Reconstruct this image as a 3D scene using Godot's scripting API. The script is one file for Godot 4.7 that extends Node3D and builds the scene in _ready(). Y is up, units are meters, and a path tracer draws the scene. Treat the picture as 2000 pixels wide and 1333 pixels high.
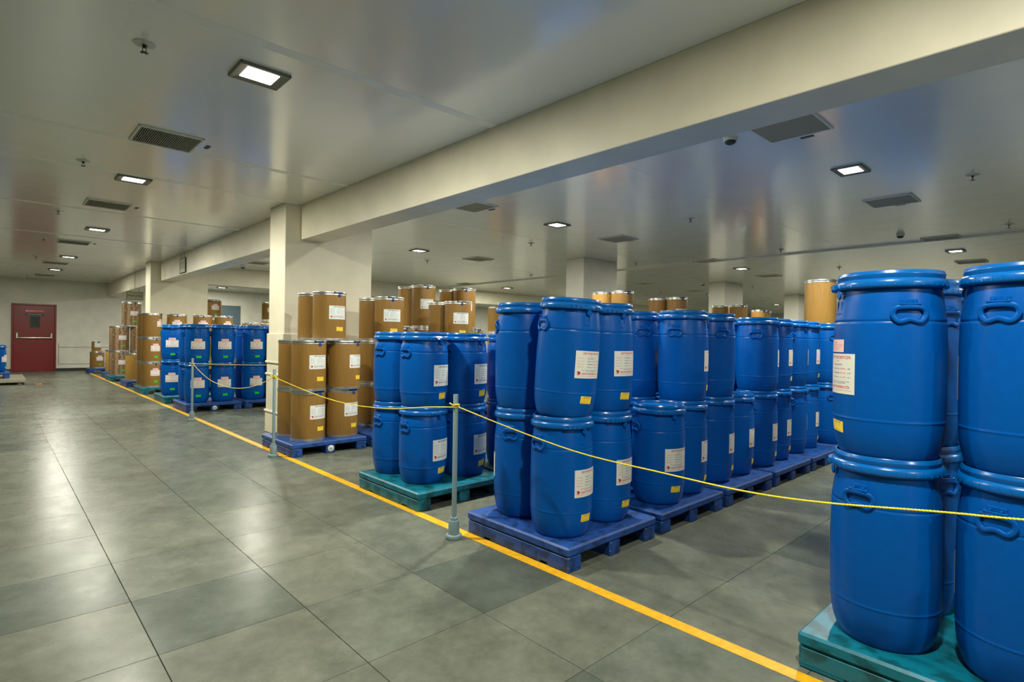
extends Node3D
# A pharmaceutical warehouse: drums on plastic pallets behind a rope line, polished stone floor, glossy painted ceiling.

const CEIL := 2.98
const EYE := 1.29
const FOCAL := 1087.8
const LAMP_W := 9.6
const LAMP_COLOR := Color(1.0, 0.985, 0.915)
const EXPOSURE := 1.0

var M := {}
var names := {}
var protos := {}
var rng := RandomNumberGenerator.new()

# ------------------------------------------------------------------ mesh builder
class MB:
	var v := PackedVector3Array()
	var n := PackedVector3Array()
	var uv := PackedVector2Array()
	var c := PackedColorArray()
	var ix := PackedInt32Array()
	var tint := Color.WHITE

	func vert(p: Vector3, nn: Vector3, t := Vector2.ZERO) -> int:
		v.append(p); n.append(nn); uv.append(t); c.append(tint)
		return v.size() - 1

	func tri(a: int, b: int, d: int) -> void:
		var g := (v[b] - v[a]).cross(v[d] - v[a])
		if g.dot(n[a] + n[b] + n[d]) > 0.0:
			ix.append(a); ix.append(d); ix.append(b)
		else:
			ix.append(a); ix.append(b); ix.append(d)

	func quad(a: int, b: int, d: int, e: int) -> void:
		tri(a, b, d); tri(a, d, e)

	func flat(ps: Array, nn: Vector3, ts: Array = []) -> void:
		var ids := []
		for i in ps.size():
			ids.append(vert(ps[i], nn, ts[i] if ts.size() else Vector2(ps[i].x, ps[i].z)))
		for i in range(1, ps.size() - 1):
			tri(ids[0], ids[i], ids[i + 1])

	# surface of revolution about y; sharp corners of the profile stay sharp
	func lathe(prof: Array, segs: int, at := Vector3.ZERO, xf := Basis.IDENTITY) -> void:
		var m := prof.size()
		var sn := []
		for i in m - 1:
			var d: Vector2 = prof[i + 1] - prof[i]
			sn.append(Vector2(d.y, -d.x).normalized())
		for i in m - 1:
			var n0: Vector2 = sn[i]
			var n1: Vector2 = sn[i]
			if i > 0 and sn[i].dot(sn[i - 1]) > 0.7: n0 = (sn[i] + sn[i - 1]).normalized()
			if i < m - 2 and sn[i].dot(sn[i + 1]) > 0.7: n1 = (sn[i] + sn[i + 1]).normalized()
			var prev := -1
			for k in segs + 1:
				var a := TAU * k / segs
				var s := sin(a)
				var q := cos(a)
				var i0 := vert(at + xf * Vector3(s * prof[i].x, prof[i].y, q * prof[i].x), xf * Vector3(s * n0.x, n0.y, q * n0.x), Vector2(float(k) / segs, prof[i].y))
				vert(at + xf * Vector3(s * prof[i + 1].x, prof[i + 1].y, q * prof[i + 1].x), xf * Vector3(s * n1.x, n1.y, q * n1.x), Vector2(float(k) / segs, prof[i + 1].y))
				if prev >= 0:
					if prof[i].x < 1e-5: tri(i0, i0 + 1, prev + 1)
					elif prof[i + 1].x < 1e-5: tri(prev, i0, i0 + 1)
					else: quad(prev, i0, i0 + 1, prev + 1)
				prev = i0

	# box with chamfered edges
	func rbox(center: Vector3, size: Vector3, bev: float, xf := Transform3D.IDENTITY) -> void:
		var h := size / 2
		var b := minf(bev, minf(h.x, minf(h.y, h.z)) * 0.95)
		for ax in 3:
			var u := (ax + 1) % 3
			var w := (ax + 2) % 3
			for s in [-1.0, 1.0]:
				var ps := []
				for k in [[-1, -1], [1, -1], [1, 1], [-1, 1]]:
					var p := Vector3.ZERO
					p[ax] = s * h[ax]; p[u] = k[0] * (h[u] - b); p[w] = k[1] * (h[w] - b)
					ps.append(xf * (center + p))
				var nn := Vector3.ZERO
				nn[ax] = s
				flat(ps, xf.basis * nn)
		if b <= 0.0: return
		for ax in 3:
			var u := (ax + 1) % 3
			var w := (ax + 2) % 3
			for su in [-1.0, 1.0]:
				for sw in [-1.0, 1.0]:
					var ps := []
					for k in [[-1, 0], [1, 0], [1, 1], [-1, 1]]:
						var p := Vector3.ZERO
						p[ax] = k[0] * (h[ax] - b)
						p[u] = su * (h[u] - (b if k[1] == 1 else 0.0))
						p[w] = sw * (h[w] - (b if k[1] == 0 else 0.0))
						ps.append(xf * (center + p))
					var nn := Vector3.ZERO
					nn[u] = su; nn[w] = sw
					flat(ps, xf.basis * nn.normalized())
		for sx in [-1.0, 1.0]:
			for sy in [-1.0, 1.0]:
				for sz in [-1.0, 1.0]:
					var k := Vector3(sx, sy, sz)
					var ps := [xf * (center + k * Vector3(h.x, h.y - b, h.z - b)), xf * (center + k * Vector3(h.x - b, h.y, h.z - b)), xf * (center + k * Vector3(h.x - b, h.y - b, h.z))]
					flat(ps, xf.basis * k.normalized())

	func box(center: Vector3, size: Vector3, xf := Transform3D.IDENTITY) -> void:
		rbox(center, size, 0.0, xf)

	# tube along a path; rx is the radius across "side", ry the radius across the other way
	func tube(pts: Array, rx: float, ry: float, sides: int, closed: bool, side_hint := Vector3.UP) -> void:
		var m := pts.size()
		var rings := []
		for i in m:
			var a: Vector3 = pts[(i - 1 + m) % m] if closed or i > 0 else pts[i]
			var b: Vector3 = pts[(i + 1) % m] if closed or i < m - 1 else pts[i]
			var t := (b - a).normalized()
			var s := (side_hint - t * side_hint.dot(t)).normalized()
			var o := t.cross(s)
			var ids := []
			for k in sides + 1:
				var q := TAU * k / sides
				var off := s * cos(q) * rx + o * sin(q) * ry
				ids.append(vert(pts[i] + off, (s * cos(q) / rx + o * sin(q) / ry).normalized(), Vector2(float(k) / sides, i)))
			rings.append(ids)
		for i in (m if closed else m - 1):
			var r0: Array = rings[i]
			var r1: Array = rings[(i + 1) % m]
			for k in sides:
				quad(r0[k], r0[k + 1], r1[k + 1], r1[k])
		if not closed:
			for e in [0, m - 1]:
				var ps := []
				for k in sides: ps.append(v[rings[e][k]])
				flat(ps, (pts[0] - pts[1]).normalized() if e == 0 else (pts[m - 1] - pts[m - 2]).normalized())

	func done() -> ArrayMesh:
		var arr := []
		arr.resize(Mesh.ARRAY_MAX)
		arr[Mesh.ARRAY_VERTEX] = v; arr[Mesh.ARRAY_NORMAL] = n; arr[Mesh.ARRAY_TEX_UV] = uv; arr[Mesh.ARRAY_COLOR] = c; arr[Mesh.ARRAY_INDEX] = ix
		var am := ArrayMesh.new()
		am.add_surface_from_arrays(Mesh.PRIMITIVE_TRIANGLES, arr)
		return am

# ------------------------------------------------------------------ scene helpers
func numbered(called: String) -> String:
	var k: int = names.get(called, 0)
	names[called] = k + 1
	return called if k == 0 else "%s_%03d" % [called, k]

func part(called: String, mb: MB, m: Material, parent: Node3D) -> MeshInstance3D:
	var o := MeshInstance3D.new()
	o.name = called
	o.mesh = mb.done()
	o.material_override = m
	parent.add_child(o, true)
	return o

func solo(called: String, mb: MB, m: Material) -> MeshInstance3D:
	var o := MeshInstance3D.new()
	o.name = numbered(called)
	o.mesh = mb.done()
	o.material_override = m
	add_child(o, true)
	return o

func thing(called: String, at := Vector3.ZERO, turn := 0.0) -> Node3D:
	var o := Node3D.new()
	o.name = numbered(called)
	add_child(o, true)
	o.position = at
	o.rotation.y = turn
	return o

func tag(o: Node, label: String, category: String, group := "") -> void:
	o.set_meta("label", label)
	o.set_meta("category", category)
	if group != "": o.set_meta("group", group)

func structure(o: Node, label: String, category: String) -> void:
	tag(o, label, category)
	o.set_meta("kind", "structure")

func mat(col: Color, rough := 0.5, metal := 0.0, spec := 0.5) -> StandardMaterial3D:
	var m := StandardMaterial3D.new()
	m.albedo_color = col
	m.roughness = rough
	m.metallic = metal
	m.metallic_specular = spec
	return m

func noise_tex(freq: float, seed_: int, lo: Color, hi: Color, octaves := 4, size := 512, mid := -1.0, gain := 0.5) -> NoiseTexture2D:
	var f := FastNoiseLite.new()
	f.seed = seed_
	f.noise_type = FastNoiseLite.TYPE_SIMPLEX_SMOOTH
	f.frequency = freq
	f.fractal_octaves = octaves
	f.fractal_gain = gain
	var t := NoiseTexture2D.new()
	t.width = size; t.height = size
	t.seamless = true
	t.noise = f
	var g := Gradient.new()
	g.set_color(0, lo); g.set_color(1, hi)
	if mid >= 0.0:
		g.set_offset(0, maxf(mid - 0.12, 0.0)); g.set_offset(1, minf(mid + 0.12, 1.0))
	t.color_ramp = g
	return t

func tri_noise(m: StandardMaterial3D, t: Texture2D, scale: float, world := true) -> void:
	m.albedo_texture = t
	m.uv1_triplanar = true
	m.uv1_world_triplanar = world
	m.uv1_scale = Vector3.ONE * scale

# ------------------------------------------------------------------ lettering: glyph outlines rasterised into label images
var glyphs := {}
func word_tris(s: String, bold := true) -> Array:
	var key := s + str(bold)
	if glyphs.has(key): return glyphs[key]
	var tm := TextMesh.new()
	var f := SystemFont.new()
	f.font_names = PackedStringArray(["Droid Sans"])
	f.font_weight = 700 if bold else 400
	tm.font = f; tm.text = s; tm.depth = 0.0; tm.font_size = 48; tm.pixel_size = 0.01
	var a = tm.get_mesh_arrays()
	var vs: PackedVector3Array = a[Mesh.ARRAY_VERTEX]
	var ids = a[Mesh.ARRAY_INDEX]
	var out := PackedVector2Array()
	var lo := Vector2(1e9, 1e9)
	var hi := -lo
	for i in (vs.size() if ids == null else ids.size()):
		var p := vs[i] if ids == null else vs[ids[i]]
		var q := Vector2(p.x, -p.y)
		out.append(q)
		lo = lo.min(q); hi = hi.max(q)
	glyphs[key] = [out, lo, hi]
	return glyphs[key]

func write(img: Image, s: String, r: Rect2, col: Color, bold := true) -> void:
	var g := word_tris(s, bold)
	var ps: PackedVector2Array = g[0]
	var lo: Vector2 = g[1]
	var hi: Vector2 = g[2]
	var sc := r.size / (hi - lo)
	for i in range(0, ps.size() - 2, 3):
		var a := r.position + (ps[i] - lo) * sc
		var b := r.position + (ps[i + 1] - lo) * sc
		var c := r.position + (ps[i + 2] - lo) * sc
		fill_tri(img, a, b, c, col)

func fill_tri(img: Image, a: Vector2, b: Vector2, c: Vector2, col: Color) -> void:
	var y0 := maxi(0, int(floor(minf(a.y, minf(b.y, c.y)))))
	var y1 := mini(img.get_height() - 1, int(ceil(maxf(a.y, maxf(b.y, c.y)))))
	for y in range(y0, y1 + 1):
		var yc := y + 0.5
		var xs := []
		for e in [[a, b], [b, c], [c, a]]:
			var p: Vector2 = e[0]
			var q: Vector2 = e[1]
			if (p.y <= yc) != (q.y <= yc): xs.append(p.x + (q.x - p.x) * (yc - p.y) / (q.y - p.y))
		if xs.size() < 2: continue
		var x0 := maxi(0, int(round(minf(xs[0], xs[1]))))
		var x1 := mini(img.get_width(), int(round(maxf(xs[0], xs[1]))))
		if x1 > x0: img.fill_rect(Rect2i(x0, y, x1 - x0, 1), col)

func scribble(img: Image, r: Rect2, col: Color, seed_: int) -> void:
	var g := RandomNumberGenerator.new()
	g.seed = seed_
	var x := r.position.x
	while x < r.end.x:
		var w := g.randf_range(0.25, 0.6) * r.size.y
		var h := g.randf_range(0.55, 1.0) * r.size.y
		if g.randf() > 0.18: img.fill_rect(Rect2i(int(x), int(r.end.y - h), maxi(1, int(w)), maxi(1, int(h * 0.8))), col)
		x += w + 0.16 * r.size.y

func disc(img: Image, c: Vector2, r: float, col: Color) -> void:
	for y in range(int(c.y - r), int(c.y + r) + 1):
		var h := r * r - (y + 0.5 - c.y) ** 2
		if h > 0: img.fill_rect(Rect2i(int(c.x - sqrt(h)), y, int(2 * sqrt(h)), 1), col)

func picture(img: Image, rough := 0.45) -> StandardMaterial3D:
	var m := mat(Color.WHITE, rough)
	img.generate_mipmaps()
	m.albedo_texture = ImageTexture.create_from_image(img)
	m.texture_repeat = false
	return m

func mark_logo(img: Image, c: Vector2, r: float, paper: Color) -> void:
	disc(img, c, r, Color(0.78, 0.05, 0.08))
	disc(img, c + Vector2(-r * 0.62, r * 0.02), r * 0.52, paper)
	disc(img, c + Vector2(-r * 0.38, -r * 0.42), r * 0.34, Color(0.78, 0.05, 0.08))

func label_image(title: String, ink: Color, firm: Color, paper: Color, w := 512, h := 512) -> Image:
	var img := Image.create(w, h, false, Image.FORMAT_RGB8)
	img.fill(paper)
	var grey := Color(0.25, 0.25, 0.27)
	write(img, title, Rect2(w * 0.24, h * 0.055, w * 0.66, h * 0.075), ink)
	write(img, "IP", Rect2(w * 0.52, h * 0.165, w * 0.04, h * 0.035), grey)
	var pale := ink.lerp(paper, 0.35)
	for k in 4:
		var y := h * (0.255 + 0.105 * k)
		write(img, ["BATCH NO.", "MFG. DATE", "EXP. DATE", "DRUM NO."][k], Rect2(w * 0.06, y, w * 0.21, h * 0.035), pale, false)
		scribble(img, Rect2(w * 0.40, y, w * (0.28 if k == 0 else 0.18), h * 0.04), grey, 3 + k)
		if k > 0:
			scribble(img, Rect2(w * 0.62, y, w * 0.15, h * 0.035), pale, 13 + k)
			scribble(img, Rect2(w * 0.84, y, w * 0.07, h * 0.035), grey, 23 + k)
	scribble(img, Rect2(w * 0.20, h * 0.685, w * 0.70, h * 0.028), grey, 31)
	scribble(img, Rect2(w * 0.34, h * 0.725, w * 0.44, h * 0.026), grey, 32)
	mark_logo(img, Vector2(w * 0.115, h * 0.815), h * 0.065, paper)
	write(img, "ANUH PHARMA LTD.", Rect2(w * 0.22, h * 0.795, w * 0.68, h * 0.07), firm)
	scribble(img, Rect2(w * 0.08, h * 0.905, w * 0.84, h * 0.024), pale, 35)
	return img

func small_image(paper: Color, title: String, ink: Color, w := 256, h := 192) -> Image:
	var img := Image.create(w, h, false, Image.FORMAT_RGB8)
	img.fill(paper)
	write(img, title, Rect2(w * 0.22, h * 0.10, w * 0.62, h * 0.14), ink)
	for k in 3: scribble(img, Rect2(w * 0.10, h * (0.36 + 0.15 * k), w * (0.7 - 0.16 * k), h * 0.06), paper.lerp(ink, 0.55), 41 + k)
	disc(img, Vector2(w * 0.12, h * 0.86), h * 0.05, Color(0.45, 0.08, 0.08))
	write(img, "ANUH PHARMA LTD.", Rect2(w * 0.2, h * 0.83, w * 0.62, h * 0.07), ink)
	return img

func slip_image() -> Image:
	var p := Color(0.93, 0.78, 0.77)
	var img := Image.create(256, 128, false, Image.FORMAT_RGB8)
	img.fill(p)
	scribble(img, Rect2(20, 24, 120, 16), Color(0.3, 0.3, 0.32), 51)
	img.fill_rect(Rect2i(10, 52, 236, 3), Color(0.7, 0.3, 0.3))
	for k in 3: scribble(img, Rect2(18, 64 + 18 * k, 210 - 30 * k, 10), Color(0.78, 0.36, 0.36), 52 + k)
	return img

func wrap_image() -> Image:
	var g := RandomNumberGenerator.new()
	g.seed = 77
	var w := 512
	var h := 256
	var img := Image.create(w, h, false, Image.FORMAT_RGB8)
	img.fill(Color(0.58, 0.47, 0.35))
	for k in 46:
		var x := g.randi_range(0, w)
		img.fill_rect(Rect2i(x, 0, g.randi_range(3, 16), h), [Color(0.68, 0.58, 0.44), Color(0.50, 0.40, 0.30), Color(0.62, 0.53, 0.43), Color(0.54, 0.43, 0.32)][k % 4])
	for k in 2:
		var x := 90 + 250 * k
		for j in 14:
			img.fill_rect(Rect2i(x + (j % 2) * 3, j * 19, 12, 11), Color(0.24, 0.18, 0.13))
	for k in 60:
		disc(img, Vector2(g.randf_range(8, w - 8), g.randf_range(8, h - 8)), g.randf_range(2.5, 6), Color(0.55, 0.08, 0.08))
	for k in 26:
		img.fill_rect(Rect2i(g.randi_range(0, w), g.randi_range(0, h), g.randi_range(3, 8), g.randi_range(8, 30)), Color(0.70, 0.63, 0.54))
	return img

# ------------------------------------------------------------------ materials
func make_materials() -> void:
	M.ceiling = mat(Color(0.93, 0.935, 0.905), 0.26)
	M.ceiling.metallic_specular = 0.70
	M.ceiling.clearcoat_enabled = true
	M.ceiling.clearcoat = 0.8
	M.ceiling.clearcoat_roughness = 0.16
	var cn := FastNoiseLite.new()
	cn.seed = 5; cn.frequency = 0.006; cn.fractal_octaves = 4; cn.fractal_gain = 0.42
	var ct := NoiseTexture2D.new()
	ct.width = 1024; ct.height = 1024; ct.seamless = true; ct.as_normal_map = true; ct.bump_strength = 6.0; ct.noise = cn
	M.ceiling.normal_enabled = true
	M.ceiling.normal_texture = ct
	M.ceiling.normal_scale = 0.15
	M.ceiling.roughness_texture = noise_tex(0.012, 9, Color(0.75, 0.75, 0.75), Color(1, 1, 1), 4, 512)
	M.ceiling.uv1_triplanar = true
	M.ceiling.uv1_world_triplanar = true
	M.ceiling.uv1_scale = Vector3.ONE * 0.28

	M.joint = mat(Color(0.95, 0.95, 0.92), 0.38)
	M.cream = mat(Color(0.92, 0.895, 0.80), 0.45)
	tri_noise(M.cream, noise_tex(0.01, 21, Color(0.94, 0.94, 0.94), Color(1, 1, 1)), 0.4)
	M.white_wall = mat(Color(0.89, 0.885, 0.835), 0.5)
	tri_noise(M.white_wall, noise_tex(0.012, 22, Color(0.93, 0.93, 0.93), Color(1, 1, 1)), 0.3)
	M.skirting = mat(Color(0.14, 0.16, 0.12), 0.35)
	M.groove = mat(Color(0.22, 0.22, 0.19), 0.7)
	M.blue_door = mat(Color(0.34, 0.42, 0.46), 0.45)
	M.grout = mat(Color(0.27, 0.27, 0.24), 0.8)
	M.tape = mat(Color(0.95, 0.72, 0.05), 0.5)
	tri_noise(M.tape, noise_tex(0.03, 33, Color(0.86, 0.84, 0.8), Color(1, 1, 1), 5), 1.5)

	var stone := noise_tex(0.005, 31, Color(0.72, 0.725, 0.715), Color(1, 1, 1), 8, 1024, -1.0, 0.80)
	var stone_r := noise_tex(0.012, 32, Color(0.74, 0.74, 0.74), Color(1, 1, 1), 6, 512, -1.0, 0.75)
	M.stone = []
	for col in [Color(0.462, 0.482, 0.435), Color(0.457, 0.477, 0.435), Color(0.470, 0.485, 0.435), Color(0.447, 0.471, 0.428), Color(0.460, 0.476, 0.435), Color(0.392, 0.422, 0.387)]:
		var m := mat(col, 0.32)
		tri_noise(m, stone, 0.45)
		m.roughness_texture = stone_r
		m.metallic_specular = 0.20
		M.stone.append(m)
	var sm: StandardMaterial3D = M.stone[0].duplicate()
	sm.albedo_color = Color.WHITE
	sm.vertex_color_use_as_albedo = true
	M.stone_many = sm

	M.blue = mat(Color(0.0, 0.33, 0.66), 0.33)
	M.blue.metallic_specular = 0.30
	tri_noise(M.blue, noise_tex(0.02, 61, Color(0.92, 0.93, 0.94), Color(1, 1, 1)), 2.0, false)
	M.blue_shiny = mat(Color(0.0, 0.36, 0.66), 0.24)
	M.seal_blue = mat(Color(0.01, 0.22, 0.62), 0.4)
	M.fibre = mat(Color(0.585, 0.445, 0.215), 0.42)
	var ft := noise_tex(0.02, 62, Color(0.90, 0.885, 0.86), Color(1, 1, 1), 5)
	M.fibre.albedo_texture = ft
	M.fibre.uv1_scale = Vector3(6, 0.35, 1)
	M.fibre_pale = M.fibre.duplicate()
	M.fibre_pale.albedo_color = Color(0.74, 0.575, 0.29)
	M.wrap = picture(wrap_image(), 0.25)
	M.wrap.texture_repeat = true
	M.wrap.uv1_scale = Vector3(1, 1.5, 1)
	M.steel = mat(Color(0.82, 0.83, 0.82), 0.36, 1.0)
	M.dark_steel = mat(Color(0.30, 0.31, 0.30), 0.35, 1.0)
	var wear := noise_tex(0.014, 63, Color(0.74, 0.72, 0.68), Color(1, 1, 1), 5, 512, 0.42)
	M.pallet_blue = mat(Color(0.115, 0.29, 0.58), 0.46)
	tri_noise(M.pallet_blue, wear, 1.3)
	M.pallet_navy = mat(Color(0.06, 0.27, 0.56), 0.46)
	tri_noise(M.pallet_navy, wear, 1.3)
	M.pallet_teal = mat(Color(0.0, 0.42, 0.51), 0.42)
	tri_noise(M.pallet_teal, wear, 1.1)
	M.pvc = mat(Color(0.47, 0.56, 0.58), 0.42)
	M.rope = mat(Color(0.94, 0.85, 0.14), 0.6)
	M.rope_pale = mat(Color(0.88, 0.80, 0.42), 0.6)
	M.black = mat(Color(0.025, 0.025, 0.02), 0.8)
	M.vent = mat(Color(0.72, 0.71, 0.65), 0.5)
	M.vent_frame = mat(Color(0.86, 0.86, 0.81), 0.4)
	M.lamp_tray = mat(Color(0.46, 0.47, 0.43), 0.35, 0.5)
	M.plate = mat(Color(0.18, 0.21, 0.26), 0.5)
	M.chrome = mat(Color(0.75, 0.75, 0.72), 0.2, 1.0)
	M.plastic_white = mat(Color(0.80, 0.80, 0.76), 0.4)
	M.red = mat(Color(0.47, 0.025, 0.02), 0.35)
	M.dark_glass = mat(Color(0.20, 0.24, 0.24), 0.08)
	M.panel_steel = mat(Color(0.70, 0.69, 0.62), 0.35, 0.7)
	M.orange = mat(Color(0.85, 0.50, 0.08), 0.7)
	M.glow = mat(Color(1, 1, 1), 0.5)
	M.glow.emission_enabled = true
	M.glow.emission = LAMP_COLOR
	M.glow.emission_energy_multiplier = 7.0

	var paper := Color(0.86, 0.86, 0.82)
	M.label_red = picture(label_image("ERYTHROMYCIN", Color(0.80, 0.07, 0.10), Color(0.80, 0.07, 0.10), paper))
	M.label_black = picture(label_image("ERYTHROMYCIN", Color(0.10, 0.12, 0.11), Color(0.10, 0.11, 0.11), Color(0.86, 0.88, 0.87)))
	M.label_pale = picture(label_image("ERYTHROMYCIN", Color(0.76, 0.34, 0.36), Color(0.74, 0.16, 0.18), Color(0.88, 0.87, 0.86)))
	M.slip = picture(slip_image())
	M.tag_yellow = picture(small_image(Color(0.93, 0.80, 0.22), "UNDER TEST", Color(0.35, 0.28, 0.05)))
	M.tag_green = picture(small_image(Color(0.06, 0.80, 0.14), "APPROVED", Color(0.03, 0.30, 0.05)))

# ------------------------------------------------------------------ drums
func blue_profile(R: float, H: float) -> Array:
	var yf := H - 0.066
	var y2 := 0.215 * H
	var y1 := 0.735 * H
	var p := [Vector2(0, 0.004), Vector2(0.70 * R, 0.004), Vector2(0.78 * R, 0.0), Vector2(0.825 * R, 0.003), Vector2(0.865 * R, 0.018), Vector2(0.915 * R, 0.045), Vector2(0.958 * R, 0.085), Vector2(0.978 * R, 0.12)]
	p += [Vector2(0.985 * R, y2 - 0.010), Vector2(0.986 * R, y2 - 0.0045), Vector2(0.996 * R, y2 - 0.001), Vector2(0.996 * R, y2 + 0.0015), Vector2(0.988 * R, y2 + 0.0045), Vector2(0.989 * R, y2 + 0.010)]
	p += [Vector2(0.996 * R, 0.33 * H), Vector2(R, 0.42 * H), Vector2(R, 0.52 * H), Vector2(0.995 * R, 0.62 * H), Vector2(0.988 * R, y1 - 0.010), Vector2(0.986 * R, y1 - 0.0045), Vector2(0.970 * R, y1 - 0.001), Vector2(0.970 * R, y1 + 0.001), Vector2(0.981 * R, y1 + 0.0045), Vector2(0.979 * R, y1 + 0.010)]
	p += [Vector2(0.965 * R, y1 + 0.03), Vector2(0.945 * R, y1 + 0.058), Vector2(0.918 * R, yf - 0.022), Vector2(0.90 * R, yf - 0.006), Vector2(0.895 * R, yf + 0.012)]
	return p

func radius_at(prof: Array, y: float) -> float:
	for i in range(1, prof.size() - 1):
		if prof[i].y <= y and prof[i + 1].y >= y and prof[i + 1].y > prof[i].y:
			return lerpf(prof[i].x, prof[i + 1].x, (y - prof[i].y) / (prof[i + 1].y - prof[i].y))
	return prof[prof.size() / 2].x

# a sheet that hugs the drum: theta in radians about y from +z
func sheet(prof: Array, theta: float, width: float, y0: float, y1: float, off := 0.0012, skew := 0.0) -> MB:
	var mb := MB.new()
	var nu := 12
	var nv := 4
	var rm := radius_at(prof, (y0 + y1) / 2)
	var da := width / rm
	var ids := []
	for j in nv + 1:
		var row := []
		for i in nu + 1:
			var y := lerpf(y1, y0, float(j) / nv) + skew * (float(i) / nu - 0.5) * width
			var a := theta - da / 2 + da * i / nu + skew * (float(j) / nv - 0.5) * (y1 - y0) / rm
			var r := radius_at(prof, y) + off
			row.append(mb.vert(Vector3(sin(a) * r, y, cos(a) * r), Vector3(sin(a), 0, cos(a)), Vector2(float(i) / nu, float(j) / nv)))
		ids.append(row)
	for j in nv:
		for i in nu: mb.quad(ids[j][i], ids[j][i + 1], ids[j + 1][i + 1], ids[j + 1][i])
	return mb

func around(theta: float, r: float, y: float) -> Transform3D:
	return Transform3D(Basis(Vector3.UP, theta), Vector3(sin(theta) * r, y, cos(theta) * r))

func grip_path(theta: float, rad: float, y: float) -> Array:
	var keys := [Vector2(-0.036, 0), Vector2(0, 0.002), Vector2(0.036, 0), Vector2(0.052, -0.012), Vector2(0.053, -0.030), Vector2(0.042, -0.047), Vector2(0.028, -0.052), Vector2(0, -0.044), Vector2(-0.028, -0.052), Vector2(-0.042, -0.047), Vector2(-0.053, -0.030), Vector2(-0.052, -0.012)]
	var out := []
	var m := keys.size()
	for i in m:
		for s in 3:
			var q: Vector2 = keys[i].cubic_interpolate(keys[(i + 1) % m], keys[(i - 1 + m) % m], keys[(i + 2) % m], s / 3.0)
			var a := theta + q.x / rad
			out.append(Vector3(sin(a) * rad, y + q.y, cos(a) * rad))
	return out

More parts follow.
